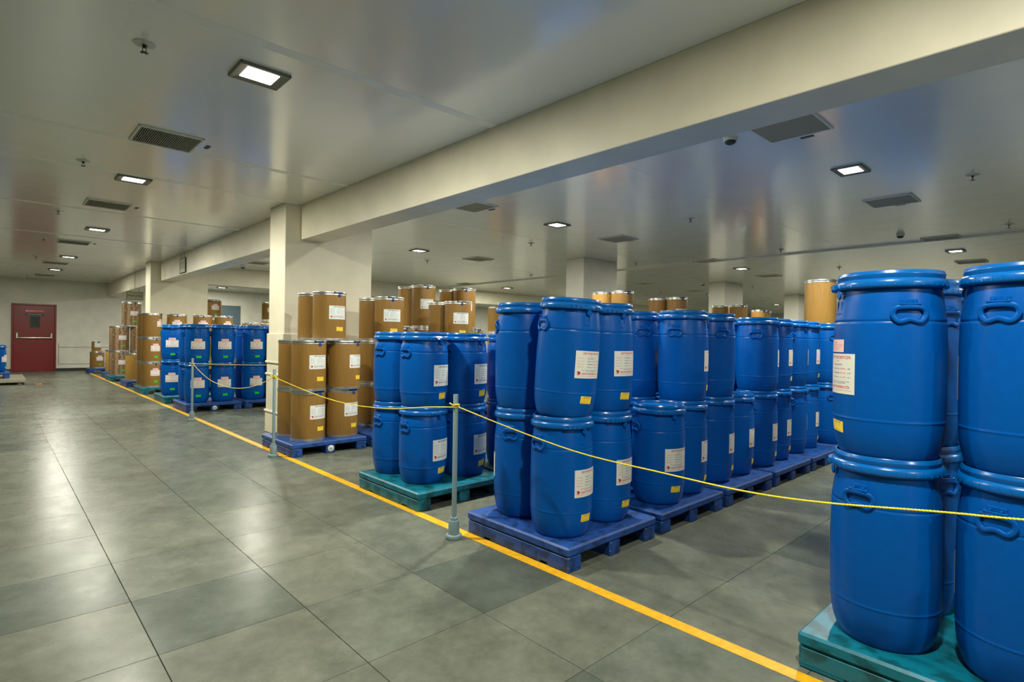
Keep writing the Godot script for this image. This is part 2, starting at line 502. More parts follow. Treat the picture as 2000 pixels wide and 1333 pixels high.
# options: label kind, tag colour, where the label sits
func blue_drum(R: float, H: float, style: String, lo := 0.0) -> Node3D:
	var t := thing("plastic_drum")
	var prof := blue_profile(R, H)
	var yf := H - 0.066
	var body := MB.new()
	body.lathe(prof, 56)
	for k in [[-0.11, 0.80, 0.0022, 0.07 * H], [0.11, 0.80, 0.0022, 0.07 * H]]:      # embossed frame below the latch
		body.box(Vector3.ZERO, Vector3(0.003, 0.05, 0.003), around(0.30 + k[0], radius_at(prof, 0.815 * H), 0.815 * H))
	body.box(Vector3.ZERO, Vector3(0.042, 0.003, 0.003), around(0.30, radius_at(prof, 0.782 * H) + 0.0005, 0.782 * H))
	part("body", body, M.blue, t)
	var ring := MB.new()
	ring.lathe([Vector2(0.885 * R, yf + 0.004), Vector2(0.975 * R, yf), Vector2(1.0 * R, yf + 0.003), Vector2(1.012 * R, yf + 0.010), Vector2(1.005 * R, yf + 0.024), Vector2(0.975 * R, yf + 0.034), Vector2(0.93 * R, yf + 0.037)], 56)
	for k in 40:
		var a := TAU * k / 40.0
		ring.box(Vector3.ZERO, Vector3(0.0022, 0.019, 0.003), around(a, 1.0085 * R, yf + 0.016) * Transform3D(Basis(Vector3.RIGHT, -0.18), Vector3.ZERO))
	part("locking_ring", ring, M.blue_shiny, t)
	var lid := MB.new()
	lid.lathe([Vector2(0.93 * R, yf + 0.030), Vector2(0.945 * R, yf + 0.034), Vector2(0.945 * R, yf + 0.046), Vector2(0.953 * R, yf + 0.049), Vector2(0.953 * R, yf + 0.055), Vector2(0.94 * R, yf + 0.058), Vector2(0.937 * R, H - 0.003), Vector2(0.925 * R, H), Vector2(0.905 * R, H), Vector2(0.892 * R, H - 0.004), Vector2(0.885 * R, H - 0.018), Vector2(0.40 * R, H - 0.018), Vector2(0.37 * R, H - 0.021), Vector2(0, H - 0.021)], 56)
	part("lid", lid, M.blue_shiny, t)
	var latch := MB.new()
	for k in [-0.33, -0.19, -0.05, 0.09, 0.23]:
		latch.rbox(Vector3.ZERO, Vector3(0.026, 0.025, 0.014), 0.003, around(lo + k, 1.012 * R + 0.002, yf + 0.014))
	latch.rbox(Vector3.ZERO, Vector3(0.026, 0.011, 0.010), 0.002, around(lo - 0.02, 1.012 * R + 0.006, yf + 0.020))
	latch.rbox(Vector3.ZERO, Vector3(0.026, 0.011, 0.010), 0.002, around(lo + 0.14, 1.012 * R + 0.006, yf + 0.010))
	part("latch", latch, M.blue_shiny, t)
	var seal := MB.new()
	var so := around(lo + 0.36, 0.955 * R + 0.004, yf - 0.016)
	seal.lathe([Vector2(0, 0.004), Vector2(0.016, 0.004), Vector2(0.0185, 0.001), Vector2(0.0185, -0.003), Vector2(0, -0.003)], 18, so.origin, so.basis * Basis(Vector3.RIGHT, PI / 2))
	seal.box(Vector3(0, 0.018, 0), Vector3(0.004, 0.016, 0.003), so)
	part("seal", seal, M.blue, t)
	var yh := H - 0.141
	for s in [-75.0, 105.0]:
		var th := deg_to_rad(s)
		var rb := radius_at(prof, yh)
		var rad := rb + 0.011
		var grip := MB.new()
		grip.tube(grip_path(th, rad, yh), 0.0045, 0.0095, 8, true, Vector3(sin(th), 0, cos(th)))
		var gn := part("handle", grip, M.blue, t)
		var br := MB.new()
		br.rbox(Vector3.ZERO, Vector3(0.056, 0.030, 0.008), 0.002, around(th, rb - 0.003, yh + 0.016))
		for k in [-0.017, 0.017]:
			br.rbox(Vector3(k, 0.004, 0), Vector3(0.009, 0.024, 0.013), 0.003, around(th, rad - 0.004, yh + 0.008))
		for k in [-0.029, 0.029]:
			br.rbox(Vector3(k, 0.008, 0), Vector3(0.012, 0.012, 0.012), 0.003, around(th, rad - 0.003, yh + 0.004))
		br.rbox(Vector3.ZERO, Vector3(0.064, 0.007, 0.008), 0.002, around(th, rad, yh + 0.012))
		part("handle_bracket", br, M.blue, gn)
	var la := deg_to_rad(24.0)
	if style == "red" or style == "red_slip":
		part("label", sheet(prof, la + (0.09 if style == "red" else -0.05), 0.196, 0.27 * H + 0.052, 0.27 * H + 0.210), M.label_red, t)
		part("status_sticker", sheet(prof, la + (0.06 if style == "red" else -0.05), 0.083, 0.105 * H + 0.02, 0.105 * H + 0.063, 0.0014, -0.06), M.tag_yellow, t)
		if style == "red_slip": part("paper_slip", sheet(prof, la - 0.12, 0.115, 0.27 * H + 0.216, 0.27 * H + 0.266), M.slip, t)
	elif style == "black":
		part("label", sheet(prof, la + 0.06, 0.196, 0.30 * H, 0.30 * H + 0.165), M.label_black, t)
		part("status_sticker", sheet(prof, la + 0.04, 0.078, 0.13 * H, 0.13 * H + 0.048, 0.0014, 0.04), M.tag_yellow, t)
	elif style == "pale":
		part("label", sheet(prof, la, 0.215, 0.375 * H, 0.375 * H + 0.130), M.label_pale, t)
		part("paper_slip", sheet(prof, la, 0.115, 0.375 * H + 0.122, 0.375 * H + 0.172, 0.0018), M.slip, t)
		part("status_sticker", sheet(prof, la + 0.06, 0.075, 0.15 * H, 0.15 * H + 0.036, 0.0014, 0.03), M.tag_green, t)
	return t

func fibre_drum(R: float, H: float, style: String) -> Node3D:
	var t := thing("fibre_drum")
	var prof := [Vector2(0, 0.004), Vector2(0.97 * R, 0.004), Vector2(0.985 * R, 0.012), Vector2(0.985 * R, H - 0.02)]
	var body := MB.new()
	body.lathe(prof, 48)
	part("body", body, M.wrap if style == "wrapped" else (M.fibre_pale if style == "pale_plain" else M.fibre), t)
	var low := MB.new()
	low.lathe([Vector2(0, 0.002), Vector2(0.96 * R, 0.002), Vector2(0.97 * R, 0), Vector2(0.997 * R, 0.002), Vector2(1.0 * R, 0.006), Vector2(0.997 * R, 0.010), Vector2(0.995 * R, 0.020), Vector2(0.999 * R, 0.023), Vector2(0.995 * R, 0.027), Vector2(0.98 * R, 0.028)], 48)
	part("bottom_band", low, M.steel, t)
	var band := MB.new()
	band.lathe([Vector2(0.98 * R, H - 0.040), Vector2(0.995 * R, H - 0.039), Vector2(1.0 * R, H - 0.036), Vector2(0.995 * R, H - 0.032), Vector2(0.995 * R, H - 0.022)], 48)
	band.lathe([Vector2(0.99 * R, H - 0.022), Vector2(1.01 * R, H - 0.021), Vector2(1.02 * R, H - 0.014), Vector2(1.018 * R, H - 0.006), Vector2(1.01 * R, H - 0.001), Vector2(0.975 * R, H)], 48)
	part("locking_ring", band, M.steel, t)
	var lid := MB.new()
	lid.lathe([Vector2(0.99 * R, H - 0.003), Vector2(0.965 * R, H - 0.002), Vector2(0.955 * R, H - 0.012), Vector2(0, H - 0.012)], 48)
	part("lid", lid, M.steel, t)
	var lever := MB.new()
	lever.rbox(Vector3.ZERO, Vector3(0.075, 0.014, 0.008), 0.003, around(0.06, 1.022 * R, H - 0.011))
	lever.rbox(Vector3.ZERO, Vector3(0.022, 0.020, 0.010), 0.003, around(-0.20, 1.02 * R, H - 0.011))
	lever.rbox(Vector3.ZERO, Vector3(0.018, 0.018, 0.010), 0.003, around(0.34, 1.02 * R, H - 0.011))
	part("ring_lever", lever, M.dark_steel, t)
	var seal := MB.new()
	var so := around(0.10, 1.005 * R + 0.005, H - 0.040)
	seal.lathe([Vector2(0, 0.004), Vector2(0.014, 0.004), Vector2(0.017, 0.001), Vector2(0.017, -0.003), Vector2(0, -0.003)], 18, so.origin, so.basis * Basis(Vector3.RIGHT, PI / 2))
	seal.box(Vector3(0, 0.018, 0.002), Vector3(0.005, 0.016, 0.004), so)
	part("seal", seal, M.seal_blue, t)
	var y0 := H * 0.44
	if style == "black" or style == "label_only":
		part("label", sheet(prof, 0.08, 0.218, y0, y0 + 0.150), M.label_black, t)
		if style == "black": part("status_sticker", sheet(prof, 0.18, 0.088, 0.20 * H, 0.20 * H + 0.046, 0.0014, -0.03), M.tag_yellow, t)
	elif style == "pale" or style == "wrapped":
		part("label", sheet(prof, 0.06, 0.19, y0 + 0.01, y0 + 0.130), M.label_pale, t)
		if style == "pale": part("paper_slip", sheet(prof, 0.06, 0.11, y0 + 0.126, y0 + 0.170, 0.0018), M.slip, t)
		part("status_sticker", sheet(prof, 0.10, 0.075, 0.19 * H, 0.19 * H + 0.040, 0.0014), M.tag_green, t)
	return t

# kind, place of the base centre, turn in degrees, label, group
func place(kind: String, at: Vector3, turn: float, label: String, group: String) -> Node3D:
	var k: Array = KINDS[kind]
	var o: Node3D
	if protos.has(kind):
		var p: Node3D = protos[kind]
		o = p.duplicate()
		o.name = numbered("fibre_drum" if k[0] == "fibre" else "plastic_drum")
		add_child(o, true)
	else:
		o = blue_drum(k[1], k[2], k[3], k[4] if k.size() > 4 else 0.0) if k[0] == "blue" else fibre_drum(k[1], k[2], k[3])
		protos[kind] = o
	o.transform = Transform3D(Basis(Vector3.UP, deg_to_rad(turn)), at)
	tag(o, label, "drum", group)
	return o

const KINDS := {
	"tall": ["blue", 0.188, 0.700, "red"], "tall_slip": ["blue", 0.188, 0.722, "red_slip"], "tall_turned": ["blue", 0.188, 0.722, "red_slip", 0.66], "short": ["blue", 0.193, 0.604, "black"], "mid": ["blue", 0.190, 0.665, "pale"],
	"fibre": ["fibre", 0.183, 0.548, "black"], "fibre_bare": ["fibre", 0.183, 0.548, "none"], "fibre_green": ["fibre", 0.193, 0.525, "pale"], "fibre_tall": ["fibre", 0.183, 0.650, "label_only"],
	"fibre_pale": ["fibre", 0.183, 0.650, "pale_plain"], "wrapped": ["fibre", 0.225, 0.660, "wrapped"], "can": ["fibre", 0.130, 0.330, "label_only"], "squat": ["fibre", 0.183, 0.480, "wrapped"],
}

# ------------------------------------------------------------------ pallets, posts, ropes
func pallet(x0: float, z0: float, m: Material, label: String, emblem := false, w := 0.87, d := 0.89) -> Node3D:
	var t := thing("pallet", Vector3(x0 + w / 2, 0, z0 - d / 2))
	var deck := MB.new()
	deck.rbox(Vector3(0, 0.114, 0), Vector3(w, 0.052, d), 0.010)
	for k in [-1, 1]: deck.rbox(Vector3(0.0, 0.1395, k * d * 0.30), Vector3(w * 0.94, 0.0016, 0.012), 0.0006)
	part("deck", deck, m, t)
	var lw := 0.118
	for k in [-1, 0, 1]:
		var r := MB.new()
		var cx: float = k * (w / 2 - lw / 2 - 0.004)
		var ww := lw if k != 0 else 0.105
		r.rbox(Vector3(cx, 0.050, 0), Vector3(ww, 0.084, d - 0.006), 0.012)
		for e in [-1, 1]: r.rbox(Vector3(cx, 0.018, e * (d / 2 - 0.088)), Vector3(ww - 0.002, 0.036, 0.166), 0.006)
		r.rbox(Vector3(cx, 0.019, 0), Vector3(ww - 0.004, 0.036, d * 0.50), 0.006)
		part("runner", r, m, t)
	if emblem:
		var e := MB.new()
		e.lathe([Vector2(0, 0.002), Vector2(0.034, 0.002), Vector2(0.036, 0)], 24, Vector3(0, 0.052, d / 2 - 0.0035), Basis(Vector3.RIGHT, PI / 2))
		var en := part("round_emblem", e, M.plastic_white, t)
		var g := MB.new()
		g.rbox(Vector3(0, 0.052, d / 2 - 0.0012), Vector3(0.034, 0.012, 0.0012), 0.0008)
		part("emblem_bar", g, M.pvc, en)
	tag(t, label, "pallet", "plastic pallets on the warehouse floor")
	return t

func rope_post(x: float, z: float, label: String) -> void:
	var t := thing("rope_post", Vector3(x, 0, z))
	var b := MB.new()
	b.lathe([Vector2(0, 0), Vector2(0.050, 0), Vector2(0.052, 0.003), Vector2(0.052, 0.024), Vector2(0.048, 0.029), Vector2(0.036, 0.031), Vector2(0.0355, 0.112), Vector2(0.033, 0.118), Vector2(0.026, 0.119), Vector2(0.0255, 0.136), Vector2(0.022, 0.138), Vector2(0.016, 0.138)], 32)
	part("base_socket", b, M.pvc, t)
	var p := MB.new()
	p.lathe([Vector2(0.0158, 0.12), Vector2(0.0158, 0.925), Vector2(0.0145, 0.927), Vector2(0.013, 0.925), Vector2(0.013, 0.90), Vector2(0, 0.90)], 24)
	part("pole", p, M.pvc, t)
	tag(t, label, "post", "rope posts along the yellow line")

func rope(keys: Array, m: Material, label: String, knots: Array) -> void:
	var pts := []
	var n := keys.size()
	for i in n - 1:
		var a: Vector3 = keys[i]
		var b: Vector3 = keys[i + 1]
		var pre: Vector3 = keys[i - 1] if i > 0 else a * 2 - b
		var post: Vector3 = keys[i + 2] if i < n - 2 else b * 2 - a
		var steps := maxi(2, int(a.distance_to(b) / 0.006))
		for s in steps: pts.append(a.cubic_interpolate(b, pre, post, float(s) / steps))
	pts.append(keys[n - 1])
	var t := thing("rope")
	for strand in 3:
		var path := []
		var run := 0.0
		for i in pts.size():
			if i > 0: run += pts[i].distance_to(pts[i - 1])
			var d: Vector3 = (pts[mini(i + 1, pts.size() - 1)] - pts[maxi(i - 1, 0)]).normalized()
			var s := (Vector3.UP - d * d.y).normalized()
			var o := d.cross(s)
			var ph := run / 0.030 * TAU + TAU * strand / 3.0
			path.append(pts[i] + (s * cos(ph) + o * sin(ph)) * 0.0018)
		var mb := MB.new()
		mb.tube(path, 0.0021, 0.0021, 5, false)
		part("strand", mb, m, t)
	for k in knots:                      # the turns round the pole and the loose ends
		var mb := MB.new()
		var turn := []
		for i in 40: turn.append(k + Vector3(cos(i * 0.33) * 0.0215, 0.010 - i * 0.0006, sin(i * 0.33) * 0.0215))
		mb.tube(turn, 0.0048, 0.0048, 6, false)
		mb.tube([k + Vector3(-0.022, 0.006, 0.008), k + Vector3(-0.034, 0.012, 0.004), k + Vector3(-0.040, 0.020, -0.012)], 0.0046, 0.0046, 6, false)
		mb.tube([k + Vector3(-0.018, 0.006, 0.015), k + Vector3(-0.020, 0.012, 0.030), k + Vector3(-0.008, 0.014, 0.044)], 0.0046, 0.0046, 6, false)
		part("knot", mb, m, t)
	tag(t, label, "rope", "yellow ropes between the posts")

# ------------------------------------------------------------------ things on the ceiling
func ceiling_lamp(x: float, z: float, label: String) -> void:
	var t := thing("ceiling_lamp", Vector3(x, CEIL, z))
	var f := MB.new()
	f.rbox(Vector3(0, -0.004, 0), Vector3(0.310, 0.010, 0.260), 0.003)
	for s in [-1, 1]:
		f.rbox(Vector3(s * 0.150, -0.009, 0), Vector3(0.012, 0.020, 0.262), 0.003)
		f.rbox(Vector3(0, -0.009, s * 0.125), Vector3(0.31, 0.020, 0.012), 0.003)
	part("tray", f, M.lamp_tray, t)
	var r := MB.new()
	for s in [-1, 1]:
		r.flat([Vector3(s * 0.145, -0.018, -0.118), Vector3(s * 0.145, -0.018, 0.118), Vector3(s * 0.100, -0.0095, 0.086), Vector3(s * 0.100, -0.0095, -0.086)], Vector3(-s * 0.2, -1, 0).normalized())
		r.flat([Vector3(-0.145, -0.018, s * 0.118), Vector3(0.145, -0.018, s * 0.118), Vector3(0.100, -0.0095, s * 0.086), Vector3(-0.100, -0.0095, s * 0.086)], Vector3(0, -1, -s * 0.2).normalized())
	part("reflector", r, M.lamp_tray, t)
	var g := MB.new()
	g.rbox(Vector3(0, -0.0105, 0), Vector3(0.196, 0.003, 0.168), 0.0008)
	part("glass_panel", g, M.glow, t)
	var l := AreaLight3D.new()
	l.name = "lamp_light"
	l.area_size = Vector2(0.13, 0.12)
	l.light_color = LAMP_COLOR
	l.light_energy = LAMP_W
	l.area_range = 60.0
	l.area_attenuation = 2.0
	l.shadow_enabled = true
	l.rotation.x = -PI / 2
	l.position = Vector3(0, -0.022, 0)
	t.add_child(l)
	tag(t, label, "ceiling lamp", "square lamps set in the ceiling")

var vent_proto: Node3D
func vent(x: float, z: float, label: String, w := 0.48) -> void:
	var t: Node3D
	if vent_proto:
		t = vent_proto.duplicate()
		t.name = numbered("air_vent")
		add_child(t, true)
	else:
		t = thing("air_vent")
		vent_proto = t
		var back := MB.new()
		back.box(Vector3(0, -0.002, 0), Vector3(w - 0.02, 0.004, w - 0.02))
		part("backing", back, M.black, t)
		var fr := MB.new()
		for s in [-1, 1]:
			fr.rbox(Vector3(s * (w / 2 - 0.009), -0.008, 0), Vector3(0.018, 0.016, w), 0.003)
			fr.rbox(Vector3(0, -0.008, s * (w / 2 - 0.009)), Vector3(w, 0.016, 0.018), 0.003)
		part("frame", fr, M.vent_frame, t)
		var g := MB.new()
		for k in 29:
			g.box(Vector3(lerpf(-w / 2 + 0.026, w / 2 - 0.026, k / 28.0), -0.010, 0), Vector3(0.0040, 0.010, w - 0.034))
		var gm := part("slats", g, M.vent, t)
		gm.set_meta("kind", "stuff")
		var pl := MB.new()
		pl.rbox(Vector3(w / 2 + 0.075, -0.002, 0.02), Vector3(0.035, 0.005, 0.10), 0.001)
		part("name_plate", pl, M.plate, t)
	t.position = Vector3(x, CEIL, z)
	tag(t, label, "air vent", "square air vents in the ceiling")

var sprinkler_proto: Node3D
func sprinkler(x: float, z: float, label: String) -> void:
	var t: Node3D
	if sprinkler_proto:
		t = sprinkler_proto.duplicate()
		t.name = numbered("sprinkler")
		add_child(t, true)
	else:
		t = thing("sprinkler")
		sprinkler_proto = t
		var e := MB.new()
		e.lathe([Vector2(0.058, 0), Vector2(0.055, -0.006), Vector2(0.020, -0.012), Vector2(0.014, -0.006), Vector2(0, -0.006)], 24)
		part("escutcheon", e, M.plastic_white, t)
		var s := MB.new()
		s.lathe([Vector2(0.010, 0), Vector2(0.010, -0.024), Vector2(0.006, -0.027), Vector2(0, -0.027)], 12)
		for k in [-1, 1]: s.rbox(Vector3(k * 0.009, -0.040, 0), Vector3(0.004, 0.030, 0.006), 0.001)
		part("frame", s, M.dark_steel, t)
		var d := MB.new()
		d.lathe([Vector2(0, -0.052), Vector2(0.020, -0.053), Vector2(0.021, -0.055), Vector2(0.019, -0.057), Vector2(0, -0.058)], 16)
		part("deflector", d, M.dark_steel, t)
	t.position = Vector3(x, CEIL, z)
	tag(t, label, "sprinkler", "fire sprinklers on the ceiling")

func smoke_detector(x: float, z: float, label: String) -> void:
	var t := thing("smoke_detector", Vector3(x, CEIL, z))
	var b := MB.new()
	b.lathe([Vector2(0.056, 0), Vector2(0.056, -0.016), Vector2(0.050, -0.030), Vector2(0, -0.030)], 28)
	part("base", b, M.plastic_white, t)
	var d := MB.new()
	d.lathe([Vector2(0.042, -0.030), Vector2(0.040, -0.046), Vector2(0.024, -0.056), Vector2(0, -0.058)], 28)
	for k in 14: d.box(Vector3.ZERO, Vector3(0.010, 0.007, 0.004), around(TAU * k / 14.0, 0.041, -0.037))
	part("sensor", d, M.groove, t)
	tag(t, label, "smoke detector", "smoke detectors on the ceiling")

# ------------------------------------------------------------------ build
func _ready() -> void:
	rng.seed = 11
	# camera, sky, exposure
	var cam := Camera3D.new()
	cam.name = "Camera"
	cam.keep_aspect = Camera3D.KEEP_HEIGHT
	cam.fov = rad_to_deg(2.0 * atan(666.5 / FOCAL))
	cam.near = 0.05
	cam.far = 200.0
	var cb := Basis(Vector3(0.730598, 0.0152186, 0.6836382), Vector3(-0.0082598, 0.9998754, -0.0134509), Vector3(-0.6837579, 0.0041888, 0.7306327)).orthonormalized()
	cam.transform = Transform3D(cb, Vector3(0, EYE, 0))
	add_child(cam)
	cam.current = true
	var env := Environment.new()
	env.background_mode = Environment.BG_COLOR
	env.background_color = Color(0, 0, 0)
	env.tonemap_mode = Environment.TONE_MAPPER_LINEAR
	env.tonemap_exposure = EXPOSURE
	env.sdfgi_enabled = true
	env.ssao_enabled = true
	env.ssil_enabled = true
	var we := WorldEnvironment.new()
	we.environment = env
	add_child(we)
	make_materials()
	build_lamps()
	build_room()
	build_floor(cb)
	build_row_stock()
	build_aisle_stock()
	build_rear_stock()
	build_far_stock()
	build_ropes()
	build_ceiling_fittings()
	build_signs()
	for p in find_children("*", "GeometryInstance3D", true, false):
		p.cast_shadow = GeometryInstance3D.SHADOW_CASTING_SETTING_ON

func build_lamps() -> void:
	var a := [-0.25, -3.78, -7.33, -11.33, -15.95, -19.5]
	var an := ["square ceiling lamp over the near end of the aisle", "nearest square ceiling lamp in view, above the open aisle", "second square ceiling lamp in view along the aisle", "third square ceiling lamp along the aisle, towards the red door", "fourth square ceiling lamp along the aisle, small and bright", "farthest square ceiling lamp of the aisle, close to the red door wall"]
	for i in a.size(): ceiling_lamp(1.26 if i != 2 else 1.13, a[i], an[i])
	ceiling_lamp(1.2, 3.2, "square ceiling lamp over the aisle beside the front wall")
	var b := [-1.72, -5.55, -9.17, -12.9, -17.8, -21.8]
	var bn := ["square ceiling lamp beyond the beam above the near blue drums", "square ceiling lamp above the brown drums, left of the middle column", "square ceiling lamp beside the near column's right edge", "square ceiling lamp hidden behind the near column", "square ceiling lamp behind the cross beam, hidden from view", "square ceiling lamp seen under the cross beam between the two columns"]
	for i in b.size(): ceiling_lamp(6.07, b[i], bn[i])
	ceiling_lamp(6.07, 2.0, "square ceiling lamp over the drums at the front wall")
	var c := [-1.87, -5.75, -9.7, -13.68, -18.2, -22.0]
	var cn := ["small square ceiling lamp above the large blue drums at the frame edge", "small square ceiling lamp just right of the second middle column", "small square ceiling lamp hidden behind the middle column", "small square ceiling lamp in front of the far cross beam", "square ceiling lamp behind the far cross beam", "square ceiling lamp at the far rear wall"]
	for i in c.size(): ceiling_lamp(12.55, c[i], cn[i])
	ceiling_lamp(25.3, -10.0, "tiny square ceiling lamp deep in the hall beside the third middle column")
	var d := [-1.9, -5.75, -9.7, -13.7, -18.2]
	var dn := ["square ceiling lamp hidden behind the large blue drums", "square ceiling lamp hidden behind the large plain brown drum", "square ceiling lamp hidden behind the second middle column", "square ceiling lamp hidden behind the first middle column", "square ceiling lamp hidden behind the far cross beam's third length"]
	for i in d.size(): ceiling_lamp(18.8, d[i], dn[i])
	ceiling_lamp(25.3, -1.9, "square ceiling lamp deep in the hall, hidden behind the large blue drums")
	ceiling_lamp(25.3, -5.75, "square ceiling lamp deep in the hall, hidden behind the nearest upper drum")
	ceiling_lamp(31.5, -5.75, "square ceiling lamp near the far side wall, hidden behind the blue drums")
	ceiling_lamp(31.5, -9.7, "square ceiling lamp near the far side wall, hidden behind the brown drum")
	ceiling_lamp(19.4, -20.5, "square ceiling lamp low in view under the far cross beam")
	ceiling_lamp(25.3, -17.0, "square ceiling lamp in the far rear corner of the hall")
	ceiling_lamp(3.80, -3.65, "square ceiling lamp hidden behind the long beam, over the short blue drums")
	ceiling_lamp(3.80, -11.4, "square ceiling lamp hidden behind the beam between the two columns")

func slab(called: String, lo: Vector3, hi: Vector3, m: Material, label: String, category: String, bev := 0.0) -> MeshInstance3D:
	var mb := MB.new()
	mb.rbox((lo + hi) / 2, hi - lo, bev)
	var o := solo(called, mb, m)
	structure(o, label, category)
	return o

func build_room() -> void:
	slab("ceiling", Vector3(-6.2, CEIL, -23.8), Vector3(34.2, CEIL + 0.2, 6.2), M.ceiling, "glossy off-white painted ceiling over the whole hall", "ceiling")
	slab("wall_back", Vector3(-6.2, 0, -23.8), Vector3(34.2, CEIL, -23.6), M.white_wall, "off-white end wall holding the red exit door", "wall")
	slab("wall_left", Vector3(-6.2, 0, -23.6), Vector3(-6.0, CEIL, 6.0), M.white_wall, "off-white side wall left of the aisle", "wall")
	slab("wall_right", Vector3(34.0, 0, -23.6), Vector3(34.2, CEIL, 6.0), M.white_wall, "off-white far side wall deep in the hall", "wall")
	slab("wall_front", Vector3(-6.2, 0, 6.0), Vector3(34.2, CEIL, 6.2), M.white_wall, "off-white wall behind the camera", "wall")
	var sk := slab("baseboard_back", Vector3(-6.0, 0, -23.6), Vector3(0.46, 0.09, -23.585), M.skirting, "dark skirting left of the red door", "baseboard")
	sk = slab("baseboard_back_wall", Vector3(1.57, 0, -23.6), Vector3(34.0, 0.09, -23.585), M.skirting, "dark skirting right of the red door", "baseboard")
	# protective wall panels with dark grooves
	slab("trim_1", Vector3(1.64, 0.775, -23.6), Vector3(12.0, 0.785, -23.594), M.groove, "thin dark groove along the end wall right of the door", "trim")
	slab("trim_2", Vector3(1.64, 0.215, -23.6), Vector3(12.0, 0.225, -23.594), M.groove, "lower thin dark groove along the end wall", "trim")
	slab("trim_3", Vector3(1.63, 0.215, -23.6), Vector3(1.64, 0.91, -23.594), M.groove, "short upright groove beside the red door", "trim")
	slab("trim_4", Vector3(-6.0, 0.775, -23.6), Vector3(0.42, 0.785, -23.594), M.groove, "thin dark groove along the end wall left of the door", "trim")
	# columns and beams
	var cz := [1.05, -7.15, -15.33]
	var zt := [0.50, -7.68, -15.88]
	for k in 3: column(2.72, 3.94, zt[k], cz[k], ["cream clad column beside the camera, out of view", "near cream column with a panelled base behind the brown drums", "second cream column along the aisle, behind the short blue drums"][k])
	var nx := 2
	for x in [8.83, 14.97, 20.4]:
		nx += 1
		for k in [1, 2]:
			column(x, x + 1.13, zt[k] - 0.12, cz[k] - 0.17 if k == 1 else cz[k], "%s plain column %s" % [["first", "second", "third"][nx - 3], "standing free right of the aisle beam" if k == 1 else "in the far row under the cross beam"], false)
	var beams := [[6.0, 1.05], [0.50, -7.15], [-7.68, -15.33], [-15.88, -23.6]]
	var bn := ["beam behind the camera", "long cream ceiling beam running overhead to the near column", "cream ceiling beam between the near and second columns", "cream ceiling beam from the second column to the end wall"]
	for k in 4: slab("beam", Vector3(2.92, 2.53, beams[k][1]), Vector3(3.235, CEIL, beams[k][0]), M.cream, bn[k], "beam", 0.004)
	var xb := [[3.94, 8.83], [9.96, 14.97], [16.10, 20.4], [21.53, 34.0]]
	for k in 4: slab("cross_beam", Vector3(xb[k][0], 2.53, -15.70), Vector3(xb[k][1], CEIL, -15.33), M.cream, ["cross beam starting at the second column, seen between the columns", "second length of the far cross beam", "third length of the far cross beam", "last length of the far cross beam"][k], "beam", 0.004)
	# slightly raised plaster joints of the ceiling
	var zs := [-3.37, -5.86, -7.13, -9.60, -12.4, -17.5]
	for k in zs.size():
		slab("ceiling_joint", Vector3(-6.0, CEIL - 0.0015, zs[k] - 0.045), Vector3(2.92, CEIL + 0.001, zs[k] + 0.045), M.joint, "faint raised plaster joint across the aisle ceiling, number %d from the camera" % (k + 1), "joint", 0.001)
	slab("ceiling_step", Vector3(11.0, CEIL - 0.03, -15.3), Vector3(11.12, CEIL, 6.0), M.ceiling, "low plaster step along the right-hand ceiling", "joint", 0.004)
	for k in 3:
		slab("ceiling_joint", Vector3(3.235, CEIL - 0.0015, -3.3 - 3.4 * k), Vector3(10.98, CEIL + 0.001, -3.2 - 3.4 * k), M.ceiling, "faint plaster joint across the ceiling right of the beam, number %d from the camera" % (k + 1), "joint", 0.001)
	build_door()
	slab("door_2", Vector3(6.16, 0, -23.6), Vector3(7.24, 2.42, -23.56), M.blue_door, "grey-blue door in the end wall behind the second column", "door", 0.01)

func column(x0: float, x1: float, z0: float, z1: float, label: String, clad := true) -> void:
	var t := thing("column", Vector3((x0 + x1) / 2, 0, (z0 + z1) / 2))
	var w := x1 - x0
	var d := z1 - z0
	var s := MB.new()
	s.rbox(Vector3(0, CEIL / 2, 0), Vector3(w, CEIL, d), 0.006)
	part("shaft", s, M.cream if clad else M.white_wall, t)
	if clad:
		for k in [[0.0, 0.27, 0.028], [0.27, 0.30, 0.040], [0.30, 0.76, 0.020], [0.76, 0.79, 0.032], [0.79, 0.92, 0.016], [0.92, 0.95, 0.034], [0.95, 1.31, 0.020]]:
			var b := MB.new()
			b.rbox(Vector3(0, (k[0] + k[1]) / 2, 0), Vector3(w + 2 * k[2], k[1] - k[0], d + 2 * k[2]), 0.006)
			part("cladding_panel", b, M.cream, t)
	structure(t, label, "column")

